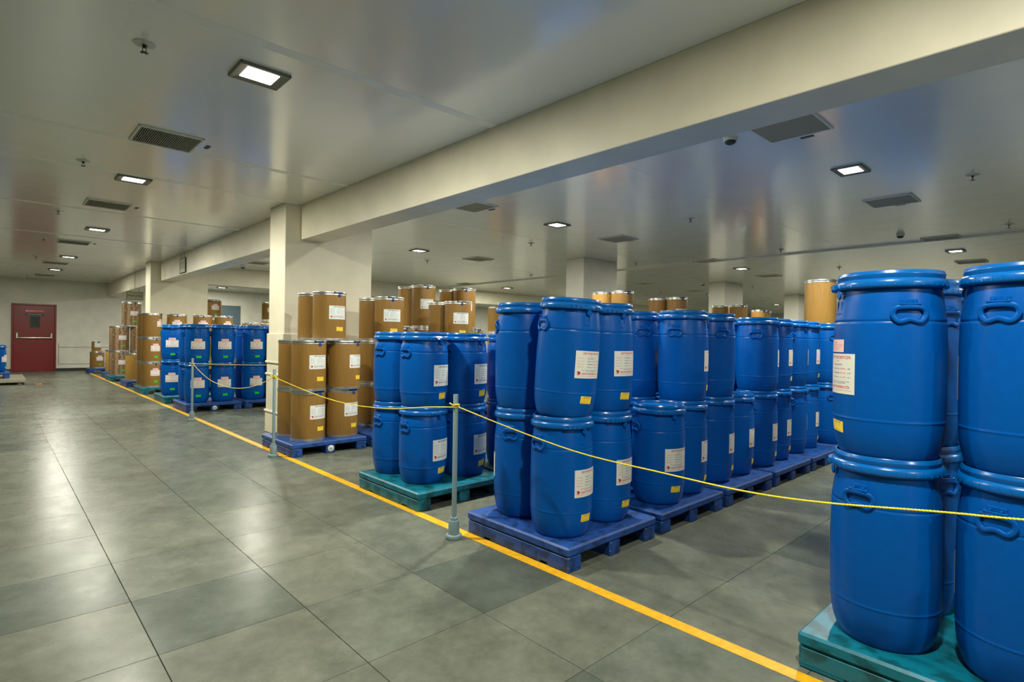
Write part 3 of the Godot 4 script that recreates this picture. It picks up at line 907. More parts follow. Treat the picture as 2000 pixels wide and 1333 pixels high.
func build_door() -> void:
	var t := thing("door_1", Vector3(1.02, 0, -23.6))
	structure(t, "red emergency exit door with a push bar and small window", "door")
	var f := MB.new()
	for s in [-1, 1]: f.rbox(Vector3(s * 0.525, 1.075, 0.02), Vector3(0.05, 2.15, 0.06), 0.005)
	f.rbox(Vector3(0, 2.15, 0.02), Vector3(1.10, 0.05, 0.06), 0.005)
	part("door_frame", f, M.red, t)
	var l := MB.new()
	l.rbox(Vector3(0, 1.065, 0.012), Vector3(1.0, 2.11, 0.04), 0.004)
	var leaf := part("door_leaf", l, M.red, t)
	var wf := MB.new()
	for s in [-1, 1]:
		wf.rbox(Vector3(0.015 + s * 0.115, 1.60, 0.036), Vector3(0.025, 0.36, 0.014), 0.003)
		wf.rbox(Vector3(0.015, 1.60 + s * 0.17, 0.036), Vector3(0.255, 0.025, 0.014), 0.003)
	part("window_frame", wf, M.skirting, leaf)
	var pane := MB.new()
	pane.box(Vector3(0.015, 1.60, 0.034), Vector3(0.21, 0.32, 0.004))
	part("window_pane", pane, M.dark_glass, leaf)
	var bar := MB.new()
	bar.tube([Vector3(-0.42, 1.085, 0.11), Vector3(0.42, 1.085, 0.11)], 0.018, 0.018, 12, false)
	for s in [-1, 1]: bar.rbox(Vector3(s * 0.42, 1.15, 0.066), Vector3(0.055, 0.19, 0.075), 0.01)
	part("push_bar", bar, M.chrome, leaf)
	var i1 := Image.create(512, 80, false, Image.FORMAT_RGB8)
	i1.fill(Color(0.72, 0.16, 0.14))
	i1.fill_rect(Rect2i(28, 12, 52, 56), Color(0.9, 0.75, 0.68))
	disc(i1, Vector2(50, 28), 8, Color(0.72, 0.16, 0.14))
	i1.fill_rect(Rect2i(42, 38, 26, 10), Color(0.72, 0.16, 0.14))
	write(i1, "EMERGENCY EXIT DOOR", Rect2(96, 22, 396, 36), Color(0.92, 0.78, 0.70))
	var i2 := Image.create(512, 80, false, Image.FORMAT_RGB8)
	i2.fill(Color(0.04, 0.16, 0.10))
	write(i2, "Push bar to open", Rect2(60, 18, 390, 46), Color(0.62, 0.72, 0.66))
	for k in 2:
		var s := MB.new()
		var y := 1.945 - 0.11 * k
		var w := 0.235
		s.flat([Vector3(-w, y + 0.042, 0.036), Vector3(w, y + 0.042, 0.036), Vector3(w, y - 0.042, 0.036), Vector3(-w, y - 0.042, 0.036)], Vector3.BACK, [Vector2(0, 0), Vector2(1, 0), Vector2(1, 1), Vector2(0, 1)])
		part(["exit_sign", "push_sign"][k], s, picture([i1, i2][k]), leaf)

func build_floor(cb: Basis) -> void:
	var root := thing("floor")
	structure(root, "polished grey-green stone tile floor", "floor")
	var base := MB.new()
	base.box(Vector3(14, -0.112, -8.8), Vector3(40.4, 0.2, 30.0))
	part("bedding", base, M.grout, root)
	var variants := []
	var tile := MB.new()
	tile.rbox(Vector3(0, -0.010, 0), Vector3(0.5978, 0.020, 0.5978), 0.0012)
	var tm := tile.done()
	var cells := []
	var tr := Transform3D(cb, Vector3(0, EYE, 0)).affine_inverse()
	for i in range(-11, 57):
		for j in range(-14, 37):
			var cx := 0.5 + 0.6 * i + 0.3
			var cz := -1.98 - 0.6 * j + 0.3
			if cx < -6.0 or cx > 34.0 or cz > 6.0 or cz < -23.6: continue
			var g := RandomNumberGenerator.new()
			g.seed = (i + 50) * 1009 + (j + 50) * 31
			var tone := g.randi() % 5
			if g.randf() < 0.06: tone = 5
			if (i == 0 and j == 2) or (i == 2 and j == 1) or (i == 1 and j == -1): tone = 5
			var p := tr * Vector3(cx, 0, cz)
			var score := 0.0
			if p.z < -0.4:
				var u := absf(p.x / -p.z) * FOCAL
				var w := absf(p.y / -p.z) * FOCAL
				if u < 1000 + 300 / -p.z and w < 667 + 300 / -p.z: score = 1.0 / pow(-p.z, 2.6)
			cells.append([score, cx, cz, tone])
	cells.sort_custom(func(a, b): return a[0] > b[0])
	var many := MB.new()
	for k in cells.size():
		var c: Array = cells[k]
		if k < 298:
			var o := MeshInstance3D.new()
			o.name = "tile"
			o.mesh = tm
			o.material_override = M.stone[c[3]]
			o.position = Vector3(c[1], 0, c[2])
			root.add_child(o, true)
		else:
			many.tint = M.stone[c[3]].albedo_color.srgb_to_linear()
			many.rbox(Vector3(c[1], -0.010, c[2]), Vector3(0.5978, 0.020, 0.5978), 0.0012)
	var rest := part("tile_field", many, M.stone_many, root)
	rest.set_meta("kind", "stuff")
	var tp := MB.new()
	tp.rbox(Vector3(2.292, 0.0008, -10.6), Vector3(0.068, 0.0012, 22.8), 0.0004)
	var t := solo("floor_tape", tp, M.tape)
	tag(t, "long yellow line taped on the floor in front of the pallets", "floor line")

const ROW := "tall blue drums along the front pallet row"
func build_row_stock() -> void:
	var P := 0.1405
	var S := 0.1405 + 0.683
	var S2 := 0.1405 + 0.705
	pallet(2.32, -2.0, M.pallet_blue, "scuffed blue pallet at the yellow line beside the nearest post")
	pallet(3.26, -2.0, M.pallet_navy, "second blue pallet of the long row, right behind the scuffed one")
	pallet(4.185, -2.0, M.pallet_navy, "third blue pallet of the long row")
	pallet(5.11, -2.0, M.pallet_navy, "fourth blue pallet of the long row")
	pallet(6.03, -2.0, M.pallet_navy, "fifth blue pallet of the long row, close to the large drums' edge")
	pallet(6.95, -2.0, M.pallet_navy, "sixth blue pallet of the long row, mostly behind the large drums", false, 0.97)
	place("tall", Vector3(2.525, P, -2.242), -24, "tall blue drum at the scuffed pallet's front corner, standing on the pallet", ROW)
	var up := place("tall", Vector3(2.528, S, -2.238), -34, "tilted tall blue drum stacked at the scuffed pallet's front corner", ROW)
	up.transform = Transform3D(Basis(Vector3(-0.748, 0, 0.663).normalized(), 0.0), Vector3.ZERO) * up.transform
	var ax := Vector3(0.748, 0, -0.663).normalized()
	up.transform.basis = Basis(ax, deg_to_rad(3.3)) * up.transform.basis
	up.position += Vector3(0, 0.0095, 0)
	place("tall", Vector3(2.60, P, -2.66), 185, "tall blue drum left of the corner stack on the scuffed pallet, lower of two", ROW)
	place("tall", Vector3(2.60, S, -2.662), 127, "upper tall blue drum left of the tilted one on the scuffed pallet", ROW)
	place("tall", Vector3(2.94, P, -2.255), -24, "tall blue drum right of the corner stack on the scuffed pallet, lower of two", ROW)
	place("tall", Vector3(2.943, S, -2.258), -32, "upper tall blue drum right of the tilted one, label in a clear sleeve", ROW)
	place("tall", Vector3(3.55, P, -2.22), -43, "tall blue drum with nothing stacked on it at the second pallet's near end", ROW)
	place("tall", Vector3(3.885, P, -2.66), 10, "tall blue drum at the back of the second row pallet, lower of two", ROW)
	place("tall", Vector3(3.887, S, -2.662), 40, "upper tall blue drum in shade at the back of the second row pallet", ROW)
	place("tall", Vector3(3.938, P, -2.255), -10, "tall blue drum at the second row pallet's far end, lower of two", ROW)
	place("tall", Vector3(3.936, S, -2.257), -4, "upper tall blue drum facing its handle out at the second row pallet", ROW)
	place("tall", Vector3(4.435, P, -2.275), -12, "tall blue drum at the third row pallet's near end, lower of two", ROW)
	place("tall", Vector3(4.438, S, -2.277), -142, "upper tall blue drum in shade on the third row pallet", ROW)
	place("tall", Vector3(4.83, P, -2.28), -14, "tall blue drum with its lid bare at the third pallet's far end", ROW)
	place("tall", Vector3(4.80, P, -2.69), 20, "tall blue drum behind the bare-lidded one on the third row pallet", ROW)
	place("tall", Vector3(5.32, P, -2.275), -16, "tall blue drum at the fourth row pallet's near end, lower of two", ROW)
	place("tall", Vector3(5.322, S, -2.274), 4, "upper tall blue drum crossed by a curved shadow on the fourth row pallet", ROW)
	place("tall", Vector3(5.725, P, -2.30), -16, "tall blue drum at the fourth row pallet's far end, lower of two", ROW)
	place("tall", Vector3(5.728, S, -2.30), -14, "upper tall blue drum at the fourth row pallet's far end", ROW)
	place("tall", Vector3(6.205, P, -2.32), 12, "tall blue drum at the fifth row pallet's near end, lower of two", ROW)
	place("tall", Vector3(6.208, S, -2.32), 8, "upper tall blue drum at the fifth row pallet's near end", ROW)
	place("tall", Vector3(6.62, P, -2.34), -14, "tall blue drum at the fifth row pallet's far end, lower of two", ROW)
	place("tall", Vector3(6.62, S, -2.34), -16, "upper tall blue drum at the fifth row pallet's far end", ROW)
	place("tall", Vector3(7.15, P, -2.24), 24, "tall blue drum on the sixth row pallet, lower of two", ROW)
	place("tall", Vector3(7.15, S, -2.24), 28, "upper tall blue drum on the sixth row pallet beside the big drums", ROW)
	var b := "tall brown drums at the end of the blue row"
	for k in 3: place("fibre_pale" if k == 2 else "fibre_tall", Vector3(7.70, P + 0.65 * k, -2.50), 150, ["brown fibre drum at the base of the stack behind the blue row's end", "middle brown fibre drum of the stack behind the blue row's end", "large plain brown drum rising behind the big blue drums, topmost of its stack"][k], b)
	# the large drums at the right edge of the frame
	var g := "large blue drums at the frame's right edge"
	pallet(2.36, 0.10, M.pallet_teal, "worn teal pallet under the large blue drums in the near corner", false, 0.90, 0.93)
	place("tall_turned", Vector3(2.604, P, -0.595), 150, "nearest lower blue drum, its handle crossed by the rope", g)
	place("tall_slip", Vector3(2.602, S2, -0.594), -162, "nearest upper blue drum with a paper slip above its label", g)
	place("tall_slip", Vector3(2.622, P, -0.186), 146, "lower blue drum cut by the frame's right edge", g)
	place("tall_slip", Vector3(2.620, S2, -0.187), 146, "upper blue drum cut by the frame's right edge", g)
	place("tall_slip", Vector3(3.022, P, -0.600), 40, "lower blue drum half hidden behind the two nearest stacks", g)
	place("tall_slip", Vector3(3.02, S2, -0.600), 40, "upper blue drum half hidden behind the two nearest stacks", g)

	var hid := "blue drums hidden behind the front rows"
	for x in [3.33, 4.30, 5.27]:
		pallet(x, 0.10, M.pallet_teal, "pallet out of sight behind the front rows", false, 0.90, 0.93).set_meta("group", "pallets hidden behind the front rows")
		for i in 4:
			for k in 2: place("tall_slip", Vector3(x + 0.25 + 0.41 * (i % 2), P + 0.705 * k, -0.60 + 0.415 * (i / 2)), 150, "tall blue drum standing out of sight behind the drums in front", hid)
	for x in [4.41, 5.33, 5.74, 6.21, 6.62]:
		for k in 2: place("tall", Vector3(x, P + 0.683 * k, -2.725), 120, "tall blue drum standing out of sight behind the drums in front", hid)
	for i in 7:
		var x := 4.20 + 0.95 * i
		pallet(x, -3.44, M.pallet_teal, "pallet out of sight behind the front rows", false, 0.89, 0.91).set_meta("group", "pallets hidden behind the front rows")
		for q in 4:
			for k in 2: place("short", Vector3(x + 0.235 + 0.42 * (q % 2), P + 0.587 * k, -3.77 - 0.41 * (q / 2)), 120, "short blue drum standing out of sight behind the drums in front", hid)
	for i in 5:
		var x := 7.98 + 0.93 * i
		pallet(x, -2.0, M.pallet_navy, "pallet out of sight behind the front rows").set_meta("group", "pallets hidden behind the front rows")
		for q in 4:
			for k in 2: place("tall", Vector3(x + 0.23 + 0.41 * (q % 2), P + 0.683 * k, -2.30 - 0.41 * (q / 2)), 120, "tall blue drum standing out of sight behind the drums in front", hid)
	place("tall", Vector3(3.465, P, -2.68), 120, "tall blue drum standing out of sight behind the drums in front", hid)

func build_aisle_stock() -> void:
	var P := 0.1405
	var S := P + 0.587
	var g := "short blue drums on the teal pallet"
	pallet(2.30, -3.44, M.pallet_teal, "teal pallet at the yellow line between the two nearest posts", false, 0.89, 0.91)
	pallet(3.25, -3.44, M.pallet_teal, "teal pallet hidden behind the short blue drums", false, 0.89, 0.91)
	place("short", Vector3(2.558, P, -3.768), -9, "short blue drum at the teal pallet's front corner, lower of two", g)
	place("short", Vector3(2.556, S, -3.766), -9, "short blue drum at the teal pallet's front corner, upper of two", g)
	place("short", Vector3(2.56, P, -4.19), -8, "short blue drum at the teal pallet's rear aisle corner, lower of two", g)
	place("short", Vector3(2.56, S, -4.188), -4, "short blue drum at the teal pallet's rear aisle corner, upper of two", g)
	place("short", Vector3(2.968, P, -3.76), -11, "short blue drum just right of the nearest post, lower of two", g)
	place("short", Vector3(2.966, S, -3.76), -11, "short blue drum just right of the nearest post, upper of two", g)
	place("short", Vector3(2.965, P, -4.178), 20, "short blue drum behind the teal pallet's right stack, lower of two", g)
	place("short", Vector3(2.963, S, -4.177), 24, "short blue drum behind the teal pallet's right stack, upper of two", g)
	place("short", Vector3(3.495, P, -3.79), 20, "short blue drum in shade between the teal and scuffed pallets, lower of two", g)
	place("short", Vector3(3.495, S, -3.79), 20, "short blue drum in shade between the teal and scuffed pallets, upper of two", g)
	# brown drums in front of the near column
	var b := "brown fibre drums in front of the near column"
	pallet(2.31, -5.82, M.pallet_blue, "blue pallet with a round emblem below the brown fibre drums", true, 0.87, 0.89)
	pallet(3.24, -5.82, M.pallet_blue, "blue pallet right of the emblem one, mostly behind short blue drums", false, 0.89, 0.89)
	pallet(4.20, -5.82, M.pallet_blue, "blue pallet hidden behind the short blue drums", false, 0.87, 0.89)
	place("fibre", Vector3(2.577, P, -6.044), 13, "brown fibre drum at the emblem pallet's front corner, bottom tier", b)
	place("fibre", Vector3(2.978, P, -6.06), 14, "brown fibre drum above the round emblem, bottom tier right", b)
	place("fibre_bare", Vector3(2.575, P, -6.43), 100, "unlabelled brown fibre drum behind the second post, bottom tier", b)
	place("fibre", Vector3(2.985, P, -6.45), 10, "brown fibre drum hidden at the rear of the emblem pallet", b)
	place("fibre", Vector3(2.56, P + 0.548, -6.00), 8, "brown fibre drum at the emblem pallet's front corner, middle tier", b)
	place("fibre", Vector3(2.985, P + 0.548, -6.03), 24, "brown fibre drum above the round emblem, middle tier right", b)
	place("fibre_bare", Vector3(2.575, P + 0.548, -6.42), 100, "unlabelled brown fibre drum left in the middle tier beside the column", b)
	place("fibre", Vector3(2.985, P + 0.548, -6.43), 10, "brown fibre drum in the hidden rear of the middle tier", b)
	place("fibre", Vector3(2.815, P + 1.096, -6.06), 4, "brown fibre drum on top of the stack before the near column, label facing out", b)
	place("fibre_bare", Vector3(2.81, P + 1.096, -6.46), 100, "plain brown fibre drum on top, behind the labelled topmost one at the column", b)
	var c := "brown fibre drums right of the near column"
	for k in 3:
		var tier: String = ["bottom", "middle", "top"][k]
		place("fibre", Vector3(3.66, P + 0.548 * k, -6.18), -22 if k == 2 else 60, tier + " brown fibre drum of the labelled stack right of the near column", c)
		place("fibre_bare", Vector3(3.655, P + 0.548 * k, -6.57), 100, tier + " brown fibre drum of the plain stack at the column's right edge", c)
		place("fibre", Vector3(4.67, P + 0.548 * k, -6.08), -27 if k == 2 else 60, tier + " brown fibre drum of the second labelled stack right of the near column", c)
		place("fibre_bare", Vector3(4.67, P + 0.548 * k, -6.47), 100, tier + " brown fibre drum left behind the second labelled stack", c)

const DEEP := "brown fibre drums stacked deep in the hall"
func tower(kind: String, x: float, z: float, n: int, turn: float, label: String, step := 0.65) -> void:
	for k in n:
		var top := k == n - 1
		place(kind, Vector3(x, 0.1405 + step * k, z), turn if top else turn + 40.0 * (k + 1), label if top else "brown fibre drum low in a rear stack, hidden behind the drums in front", DEEP if top else "hidden lower drums of the rear stacks")

func build_rear_stock() -> void:
	pallet(4.30, -6.98, M.pallet_blue, "pallet under the tall brown stacks behind the near column", false, 0.90, 0.92)
	pallet(5.28, -6.98, M.pallet_blue, "pallet under the second pair of tall brown stacks", false, 0.96, 0.92)
	tower("fibre_tall", 4.91, -7.28, 3, -18, "tall brown drum with a narrow label, topmost behind the column's right side")
	tower("fibre_pale", 4.91, -7.67, 3, 90, "tall brown drum without label, left of the topmost labelled pair")
	tower("fibre_tall", 4.50, -7.20, 2, -20, "brown drum showing only its steel lid below the tall topmost pair")
	tower("fibre_tall", 5.64, -7.18, 3, -34, "tall brown drum partly behind the second labelled stack, label half covered")
	tower("fibre_pale", 5.64, -7.57, 3, 90, "pale brown drum left of the half covered label")
	tower("fibre_tall", 5.98, -7.38, 2, -10, "brown drum showing its steel lid right of the second labelled stack")
	pallet(9.12, -10.36, M.pallet_blue, "pallet far back behind the tall blue drums", false, 0.95, 0.92)
	tower("fibre_pale", 9.37, -10.66, 3, 90, "distant brown drum just left of the front blue stack")
	tower("fibre_tall", 9.78, -10.62, 3, 90, "distant brown drum half behind the front blue stack")
	pallet(7.28, -5.16, M.pallet_blue, "pallet under the brown drums before the middle column", false, 0.90, 0.95)
	tower("fibre_tall", 7.55, -5.44, 3, -30, "brown drum with a label before the middle column's right face")
	tower("fibre_pale", 7.55, -5.84, 3, 90, "plain brown drum before the middle column's left part")
	pallet(8.50, -5.16, M.pallet_blue, "pallet under the dark brown drums right of the middle column", false, 0.95, 0.95)
	tower("fibre_tall", 9.22, -5.42, 3, -34, "shaded brown drum with a label between the middle columns")
	tower("fibre_tall", 9.22, -5.82, 3, 90, "shaded brown drum left of the labelled one between the middle columns")
	tower("fibre_tall", 8.72, -5.46, 2, 10, "brown drum under the small steel-lidded can", 0.65)
	place("can", Vector3(8.70, 0.1405 + 1.30, -5.50), -30, "small brown can with a steel lid before the shaded drums", DEEP)
	pallet(11.60, -5.2, M.pallet_blue, "pallet under the yellowish drums before the second middle column", false, 0.90, 0.95)
	tower("fibre_pale", 11.87, -5.49, 3, -40, "yellowish brown drum before the second middle column, right of the pair")
	tower("fibre_pale", 11.87, -5.90, 3, 90, "yellowish brown drum before the second middle column, left of the pair")
	pallet(13.68, -5.6, M.pallet_blue, "pallet deep in the hall before the third middle column", false, 1.10, 0.95)
	tower("fibre_tall", 13.93, -5.92, 3, -40, "small distant brown drum right of the yellowish pair")
	tower("fibre_tall", 14.52, -6.06, 3, -40, "farthest dark brown drum, at the third middle column's foot")

func build_far_stock() -> void:
	var P := 0.1405
	var g := "blue drums with green stickers between the columns"
	pallet(2.33, -10.23, M.pallet_blue, "blue pallet with a round emblem beyond the far post", true, 0.86, 0.90)
	pallet(3.24, -10.22, M.pallet_blue, "blue pallet beside the near column, right of the far emblem pallet", false, 0.87, 0.90)
	var xs := [2.55, 2.95, 3.46, 3.86]
	var where := ["at the far post", "right of the far post", "left of the near column's edge", "against the near column's edge"]
	for i in 4:
		for k in 2:
			place("mid", Vector3(xs[i], P + 0.648 * k, -10.50), -34 + 4 * i, "blue drum, green sticker, %s, %s of two" % [where[i], ["lower", "upper"][k]], g)
			if i != 1: place("mid", Vector3(xs[i], P + 0.648 * k, -10.90), 30 + 9 * i, "rear blue drum behind the stack %s, %s of two" % [where[i], ["lower", "upper"][k]], g)
	pallet(2.31, -11.71, M.pallet_teal, "dull teal pallet behind the far post's blue drums", false, 0.88, 0.90)
	for k in 2:
		place("mid", Vector3(2.50, P + 0.648 * k, -12.01), -38, "blue drum on the dull teal pallet, %s of two" % ["lower", "upper"][k], g)
		place("mid", Vector3(2.60, P + 0.648 * k, -12.42), 30, "blue drum at the rear of the dull teal pallet, %s of two" % ["lower", "upper"][k], g)
	var b := "brown drums with green stickers before the second column"
	pallet(2.31, -13.77, M.pallet_teal, "teal pallet under the three-tier brown stack before the second column", false, 0.92, 0.92)
	pallet(3.30, -13.77, M.pallet_teal, "teal pallet hidden behind the green-stickered blue drums", false, 0.92, 0.92)
	for k in 3:
		var tier: String = ["bottom", "middle", "top"][k]
		place("fibre_green", Vector3(2.525, P + 0.525 * k, -14.05), 12 if k < 2 else 46, tier + " brown drum of the three-tier stack at the aisle before the second column", b)
		place("fibre_green", Vector3(2.52, P + 0.525 * k, -14.45), 100, tier + " brown drum in the rank behind the three-tier aisle stack", b)
		place("fibre_green", Vector3(3.00, P + 0.525 * k, -14.05), -14, tier + " brown drum right of the three-tier aisle stack", b)
		place("fibre_green", Vector3(3.52, P + 0.525 * k, -14.08), -14, tier + " brown drum third from the aisle before the second column", b)
		place("fibre_green", Vector3(3.96, P + 0.525 * k, -14.08), 10, tier + " brown drum fourth from the aisle before the second column", b)
	pallet(4.35, -14.0, M.pallet_teal, "pallet beside the second column's right edge, hidden", false, 0.95, 0.9)
	for k in 3:
		place("squat", Vector3(4.60, P + 0.48 * k, -14.22), -20, ["bottom", "middle", "top"][k] + " wrapped brown drum, left of the pair under the cross beam", b)
		place("squat", Vector3(5.03, P + 0.48 * k, -14.22), -20, ["bottom", "middle", "top"][k] + " wrapped brown drum, right of the pair under the cross beam", b)
	pallet(4.25, -16.6, M.pallet_blue, "pallet behind the cross beam, hidden", false, 0.95, 0.95)
	tower("fibre_green", 4.50, -16.9, 4, -6, "brown drum with a green sticker standing highest between the columns", 0.525)
	pallet(5.70, -16.6, M.pallet_blue, "second pallet behind the cross beam, hidden", false, 0.95, 0.95)
	tower("fibre_green", 5.98, -16.9, 4, -6, "brown drum peeking out at the near column's left edge", 0.525)
	# towards the end wall
	var w := "stock on the small pallets near the red door wall"
	pallet(2.35, -15.83, M.pallet_blue, "blue pallet under the single plain brown drum", false, 0.88, 0.9)
	place("fibre_pale", Vector3(2.545, P, -16.12), 100, "single plain brown drum on the floor-level pallet beside the wrapped stack", w)
	pallet(2.30, -17.84, M.pallet_teal, "teal pallet under the film-wrapped brown drums", false, 1.05, 1.0)
	for k in 3:
		if k < 2: place("wrapped", Vector3(2.53, P + 0.66 * k, -18.20), 10, "%s film-wrapped brown drum at the aisle" % ["lower", "upper"][k], w)
		place("wrapped", Vector3(3.0 if k < 2 else 2.80, P + 0.66 * k, -18.20), 6, "%s film-wrapped brown drum %s" % [["bottom", "middle", "topmost"][k], "in the second column from the aisle" if k < 2 else "under the hanging sign"], w)
	pallet(2.37, -19.33, M.pallet_blue, "small blue pallet behind the wrapped drums", false, 0.90, 0.9)
	place("fibre_pale", Vector3(2.60, P, -19.75), 100, "plain brown drum half hidden behind the wrapped drums", w)
	pallet(2.25, -21.75, M.pallet_navy, "farthest blue pallet, against the end wall", false, 0.95, 0.95)
	place("fibre_green", Vector3(2.52, P, -22.35), 14, "farthest brown drum with a green sticker, near the end wall", w)
	place("can", Vector3(2.50, P + 0.525, -22.35), 14, "small labelled can on top of the farthest brown drum", w)
	# left edge: weighing platform with one drum
	var t := thing("weighing_platform", Vector3(-0.35, 0, -18.85))
	var d := MB.new()
	d.rbox(Vector3(0, 0.095, 0), Vector3(1.96, 0.085, 2.0), 0.01)
	part("platform", d, M.panel_steel, t)
	for sx in [-1, 1]:
		for sz in [-1, 1]:
			var f := MB.new()
			f.lathe([Vector2(0, 0), Vector2(0.05, 0), Vector2(0.05, 0.015), Vector2(0.025, 0.02), Vector2(0.025, 0.056), Vector2(0, 0.056)], 16, Vector3(sx * 0.86, 0, sz * 0.88))
			part("foot", f, M.panel_steel, t)
	tag(t, "low steel weighing platform on the floor left of the red door", "scale")
	var p := pallet(-0.55, -18.25, M.pallet_blue, "blue pallet standing on the steel weighing platform", false, 0.90, 0.90)
	p.position.y = 0.1375
	place("mid", Vector3(0.10, P + 0.1375, -18.62), 40, "blue drum on the weighing platform at the frame's left edge", w)
	var s := MB.new()
	s.rbox(Vector3(0.86, 0.006, -17.75), Vector3(0.12, 0.012, 0.07), 0.004, Transform3D.IDENTITY)
	s.rbox(Vector3(0.89, 0.018, -17.75), Vector3(0.05, 0.014, 0.05), 0.005)
	tag(solo("cloth_scrap", s, M.orange), "small orange scrap lying on the floor by the weighing platform", "scrap")

func build_ropes() -> void:
	rope_post(2.185, -2.855, "nearest grey-blue pipe post beside the scuffed blue pallet")
	rope_post(2.20, -6.03, "second grey-blue pipe post, before the brown fibre drums")
	rope_post(2.19, -9.27, "farthest grey-blue pipe post, before the green-stickered blue drums")
	rope_post(2.20, 0.33, "grey-blue pipe post beside the camera holding the rope's near end")
	rope_post(4.75, -9.27, "grey-blue pipe post hidden behind the near column")
	rope([Vector3(2.20, 0.85, 0.306), Vector3(2.20, 0.785, -0.16), Vector3(2.20, 0.762, -0.35), Vector3(2.20, 0.713, -0.71), Vector3(2.20, 0.695, -0.99), Vector3(2.20, 0.699, -1.34), Vector3(2.20, 0.712, -1.83), Vector3(2.20, 0.771, -2.34), Vector3(2.192, 0.846, -2.832)], M.rope, "yellow twisted rope sagging from the nearest post to the right edge", [Vector3(2.185, 0.852, -2.855)])
	rope([Vector3(2.183, 0.842, -2.878), Vector3(2.20, 0.812, -3.17), Vector3(2.20, 0.780, -3.42), Vector3(2.20, 0.748, -3.70), Vector3(2.20, 0.722, -4.18), Vector3(2.20, 0.726, -4.65), Vector3(2.20, 0.762, -5.20), Vector3(2.203, 0.838, -6.007)], M.rope, "yellow rope sagging between the nearest and second posts", [Vector3(2.20, 0.845, -6.03)])
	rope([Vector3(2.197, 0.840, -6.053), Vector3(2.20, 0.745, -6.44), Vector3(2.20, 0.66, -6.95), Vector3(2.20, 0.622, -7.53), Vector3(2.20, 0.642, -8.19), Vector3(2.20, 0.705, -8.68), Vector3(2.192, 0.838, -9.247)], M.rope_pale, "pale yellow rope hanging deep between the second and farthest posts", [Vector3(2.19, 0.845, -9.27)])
	rope([Vector3(2.213, 0.846, -9.27), Vector3(2.70, 0.822, -9.27), Vector3(3.24, 0.803, -9.27), Vector3(4.0, 0.80, -9.27), Vector3(4.727, 0.84, -9.27)], M.rope, "yellow rope stretched from the farthest post across the blue drums", [])

func build_ceiling_fittings() -> void:
	var vs := [[1.10, -5.60, "nearest square air vent, over the aisle with clear slats"], [1.11, -9.02, "second square air vent along the aisle"], [1.12, -13.27, "third square air vent along the aisle"], [1.14, -17.6, "fourth square air vent along the aisle"], [1.16, -21.65, "farthest square air vent of the aisle"],
		[4.55, -1.72, "square air vent just beyond the beam, above the near blue drums"], [4.47, -5.56, "square air vent just beyond the beam, right of the near column"], [4.52, -13.6, "square air vent seen between the two aisle columns"],
		[7.70, -1.75, "square air vent below the bright right-hand lamp"], [7.60, -5.58, "square air vent above the middle column"], [7.56, -9.17, "square air vent left of the middle column"],
		[10.98, -1.81, "dark square air vent on the ceiling step at the right"], [10.97, -5.73, "square air vent between the middle columns"], [10.85, -13.7, "small air vent before the far cross beam"],
		[14.35, -1.88, "small square air vent above the large blue drums"], [14.3, -5.85, "small square air vent right of the second middle column"], [14.0, -9.33, "thin distant air vent right of the middle column"], [17.07, -9.4, "thinnest distant air vent beside the second middle column"]]
	for a in vs: vent(a[0], a[1], a[2])
	var sp := [[0.64, -3.86, "nearest ceiling sprinkler, above the aisle's left side"], [0.65, -6.91, "second ceiling sprinkler along the aisle"], [0.67, -9.98, "third ceiling sprinkler along the aisle"], [0.68, -13.12, "fourth ceiling sprinkler along the aisle"], [0.72, -16.37, "fifth ceiling sprinkler along the aisle"], [0.80, -22.6, "sprinkler closest to the red door wall"],
		[7.07, -0.93, "ceiling sprinkler right of the bright right-hand lamp"], [6.98, -3.92, "ceiling sprinkler in the blue-tinted middle of the ceiling"], [6.93, -6.95, "ceiling sprinkler below the lamp left of the middle column"], [6.98, -10.22, "ceiling sprinkler right of the near column's lamp"],
		[10.27, -0.95, "ceiling sprinkler at the right edge above the large drums"], [10.40, -4.05, "ceiling sprinkler left of the ceiling step"], [10.17, -6.99, "ceiling sprinkler at the middle column's right edge"], [10.36, -10.38, "small ceiling sprinkler left of the middle column"],
		[13.65, -4.06, "ceiling sprinkler above the large plain brown drum"], [16.80, -7.35, "ceiling sprinkler right of the second middle column's head"], [16.58, -10.36, "tiny ceiling sprinkler between the middle columns"]]
	for a in sp: sprinkler(a[0], a[1], a[2])
	smoke_detector(4.45, -2.15, "round smoke detector half hidden by the beam")
	smoke_detector(10.17, -2.19, "round smoke detector left of the dark air vent")
	smoke_detector(4.54, -14.64, "white smoke detector seen between the two aisle columns")
	smoke_detector(15.2, -8.1, "dark round smoke detector left of the second middle column")

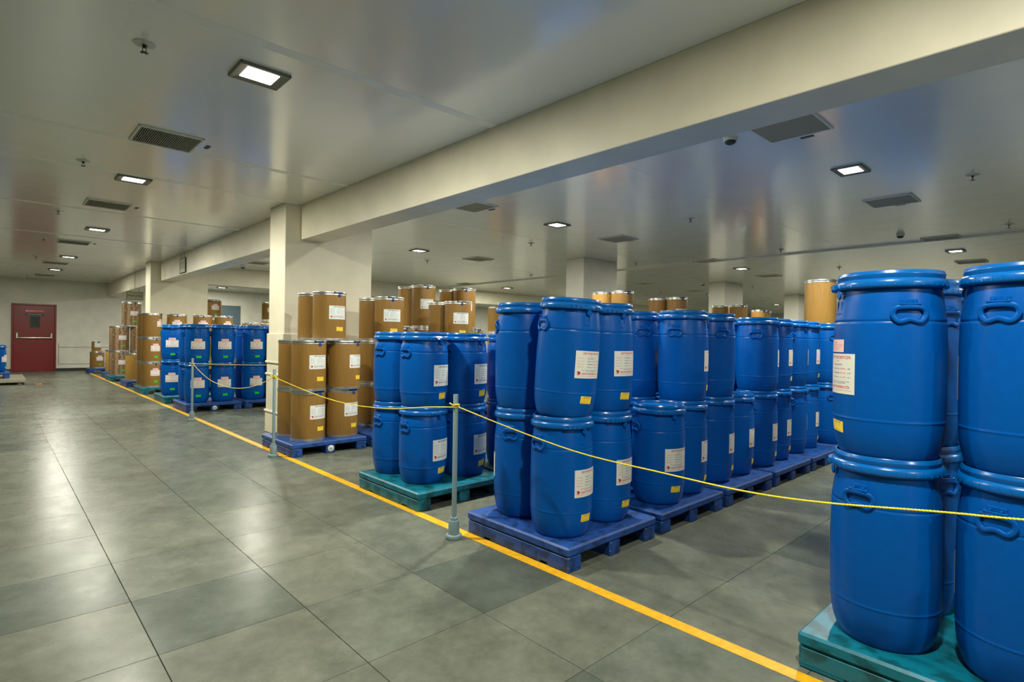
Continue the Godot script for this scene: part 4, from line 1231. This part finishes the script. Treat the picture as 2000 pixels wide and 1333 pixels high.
func sign_board(called: String, at: Vector3, turn: float, w: float, h: float, paper: Color, text: String, label: String, hang: float) -> void:
	var t := thing(called, at, turn)
	var f := MB.new()
	f.rbox(Vector3(0, h / 2, 0), Vector3(w, h, 0.012), 0.002)
	for s in [-1, 1]:
		f.rbox(Vector3(s * w / 2, h / 2, 0), Vector3(0.012, h + 0.012, 0.018), 0.003)
		f.rbox(Vector3(0, h / 2 + s * h / 2, 0), Vector3(w, 0.012, 0.018), 0.003)
	part("frame", f, M.skirting if hang > 0.2 else M.groove, t)
	var img := Image.create(512, int(512 * h / w), false, Image.FORMAT_RGB8)
	img.fill(paper)
	var lines := text.split("\n")
	for k in lines.size():
		write(img, lines[k], Rect2(26, img.get_height() * (0.5 - 0.13 * lines.size() + 0.26 * k), 460, img.get_height() * 0.24), Color(0.01, 0.26, 0.13))
	for s in [-1, 1]:
		var p := MB.new()
		p.flat([Vector3(-s * w / 2, h, s * 0.0065), Vector3(s * w / 2, h, s * 0.0065), Vector3(s * w / 2, 0, s * 0.0065), Vector3(-s * w / 2, 0, s * 0.0065)], Vector3(0, 0, s), [Vector2(0, 0), Vector2(1, 0), Vector2(1, 1), Vector2(0, 1)])
		part("sign_face", p, picture(img, 0.5), t)
	var r := MB.new()
	if hang > 0.2:
		for s in [-1, 1]: r.rbox(Vector3(s * w * 0.26, h + 0.055, 0), Vector3(0.007, 0.11, 0.007), 0.001)
		r.rbox(Vector3(0, h + 0.11, 0), Vector3(w * 0.54, 0.007, 0.007), 0.001)
		r.rbox(Vector3(0, (h + 0.11 + hang) / 2, 0), Vector3(0.007, hang - h - 0.11, 0.007), 0.001)
	else:
		for s in [-1, 1]: r.rbox(Vector3(s * w * 0.3, h + hang / 2, 0), Vector3(0.006, hang, 0.006), 0.001)
	part("hanger", r, M.dark_steel, t)
	tag(t, label, "sign")

func build_signs() -> void:
	sign_board("hanging_sign", Vector3(2.90, 2.21, -18.4), 0.0, 0.38, 0.21, Color(0.55, 0.55, 0.44), "APPROVED MATERIAL", "small green-lettered sign hanging above the film-wrapped drums", CEIL - 2.21)
	sign_board("beam_sign", Vector3(2.905, 2.56, -13.18), -PI / 2, 0.46, 0.30, Color(0.72, 0.70, 0.56), "APPROVED\nMATERIAL", "framed green-lettered sign on the beam before the second column", 0.12)
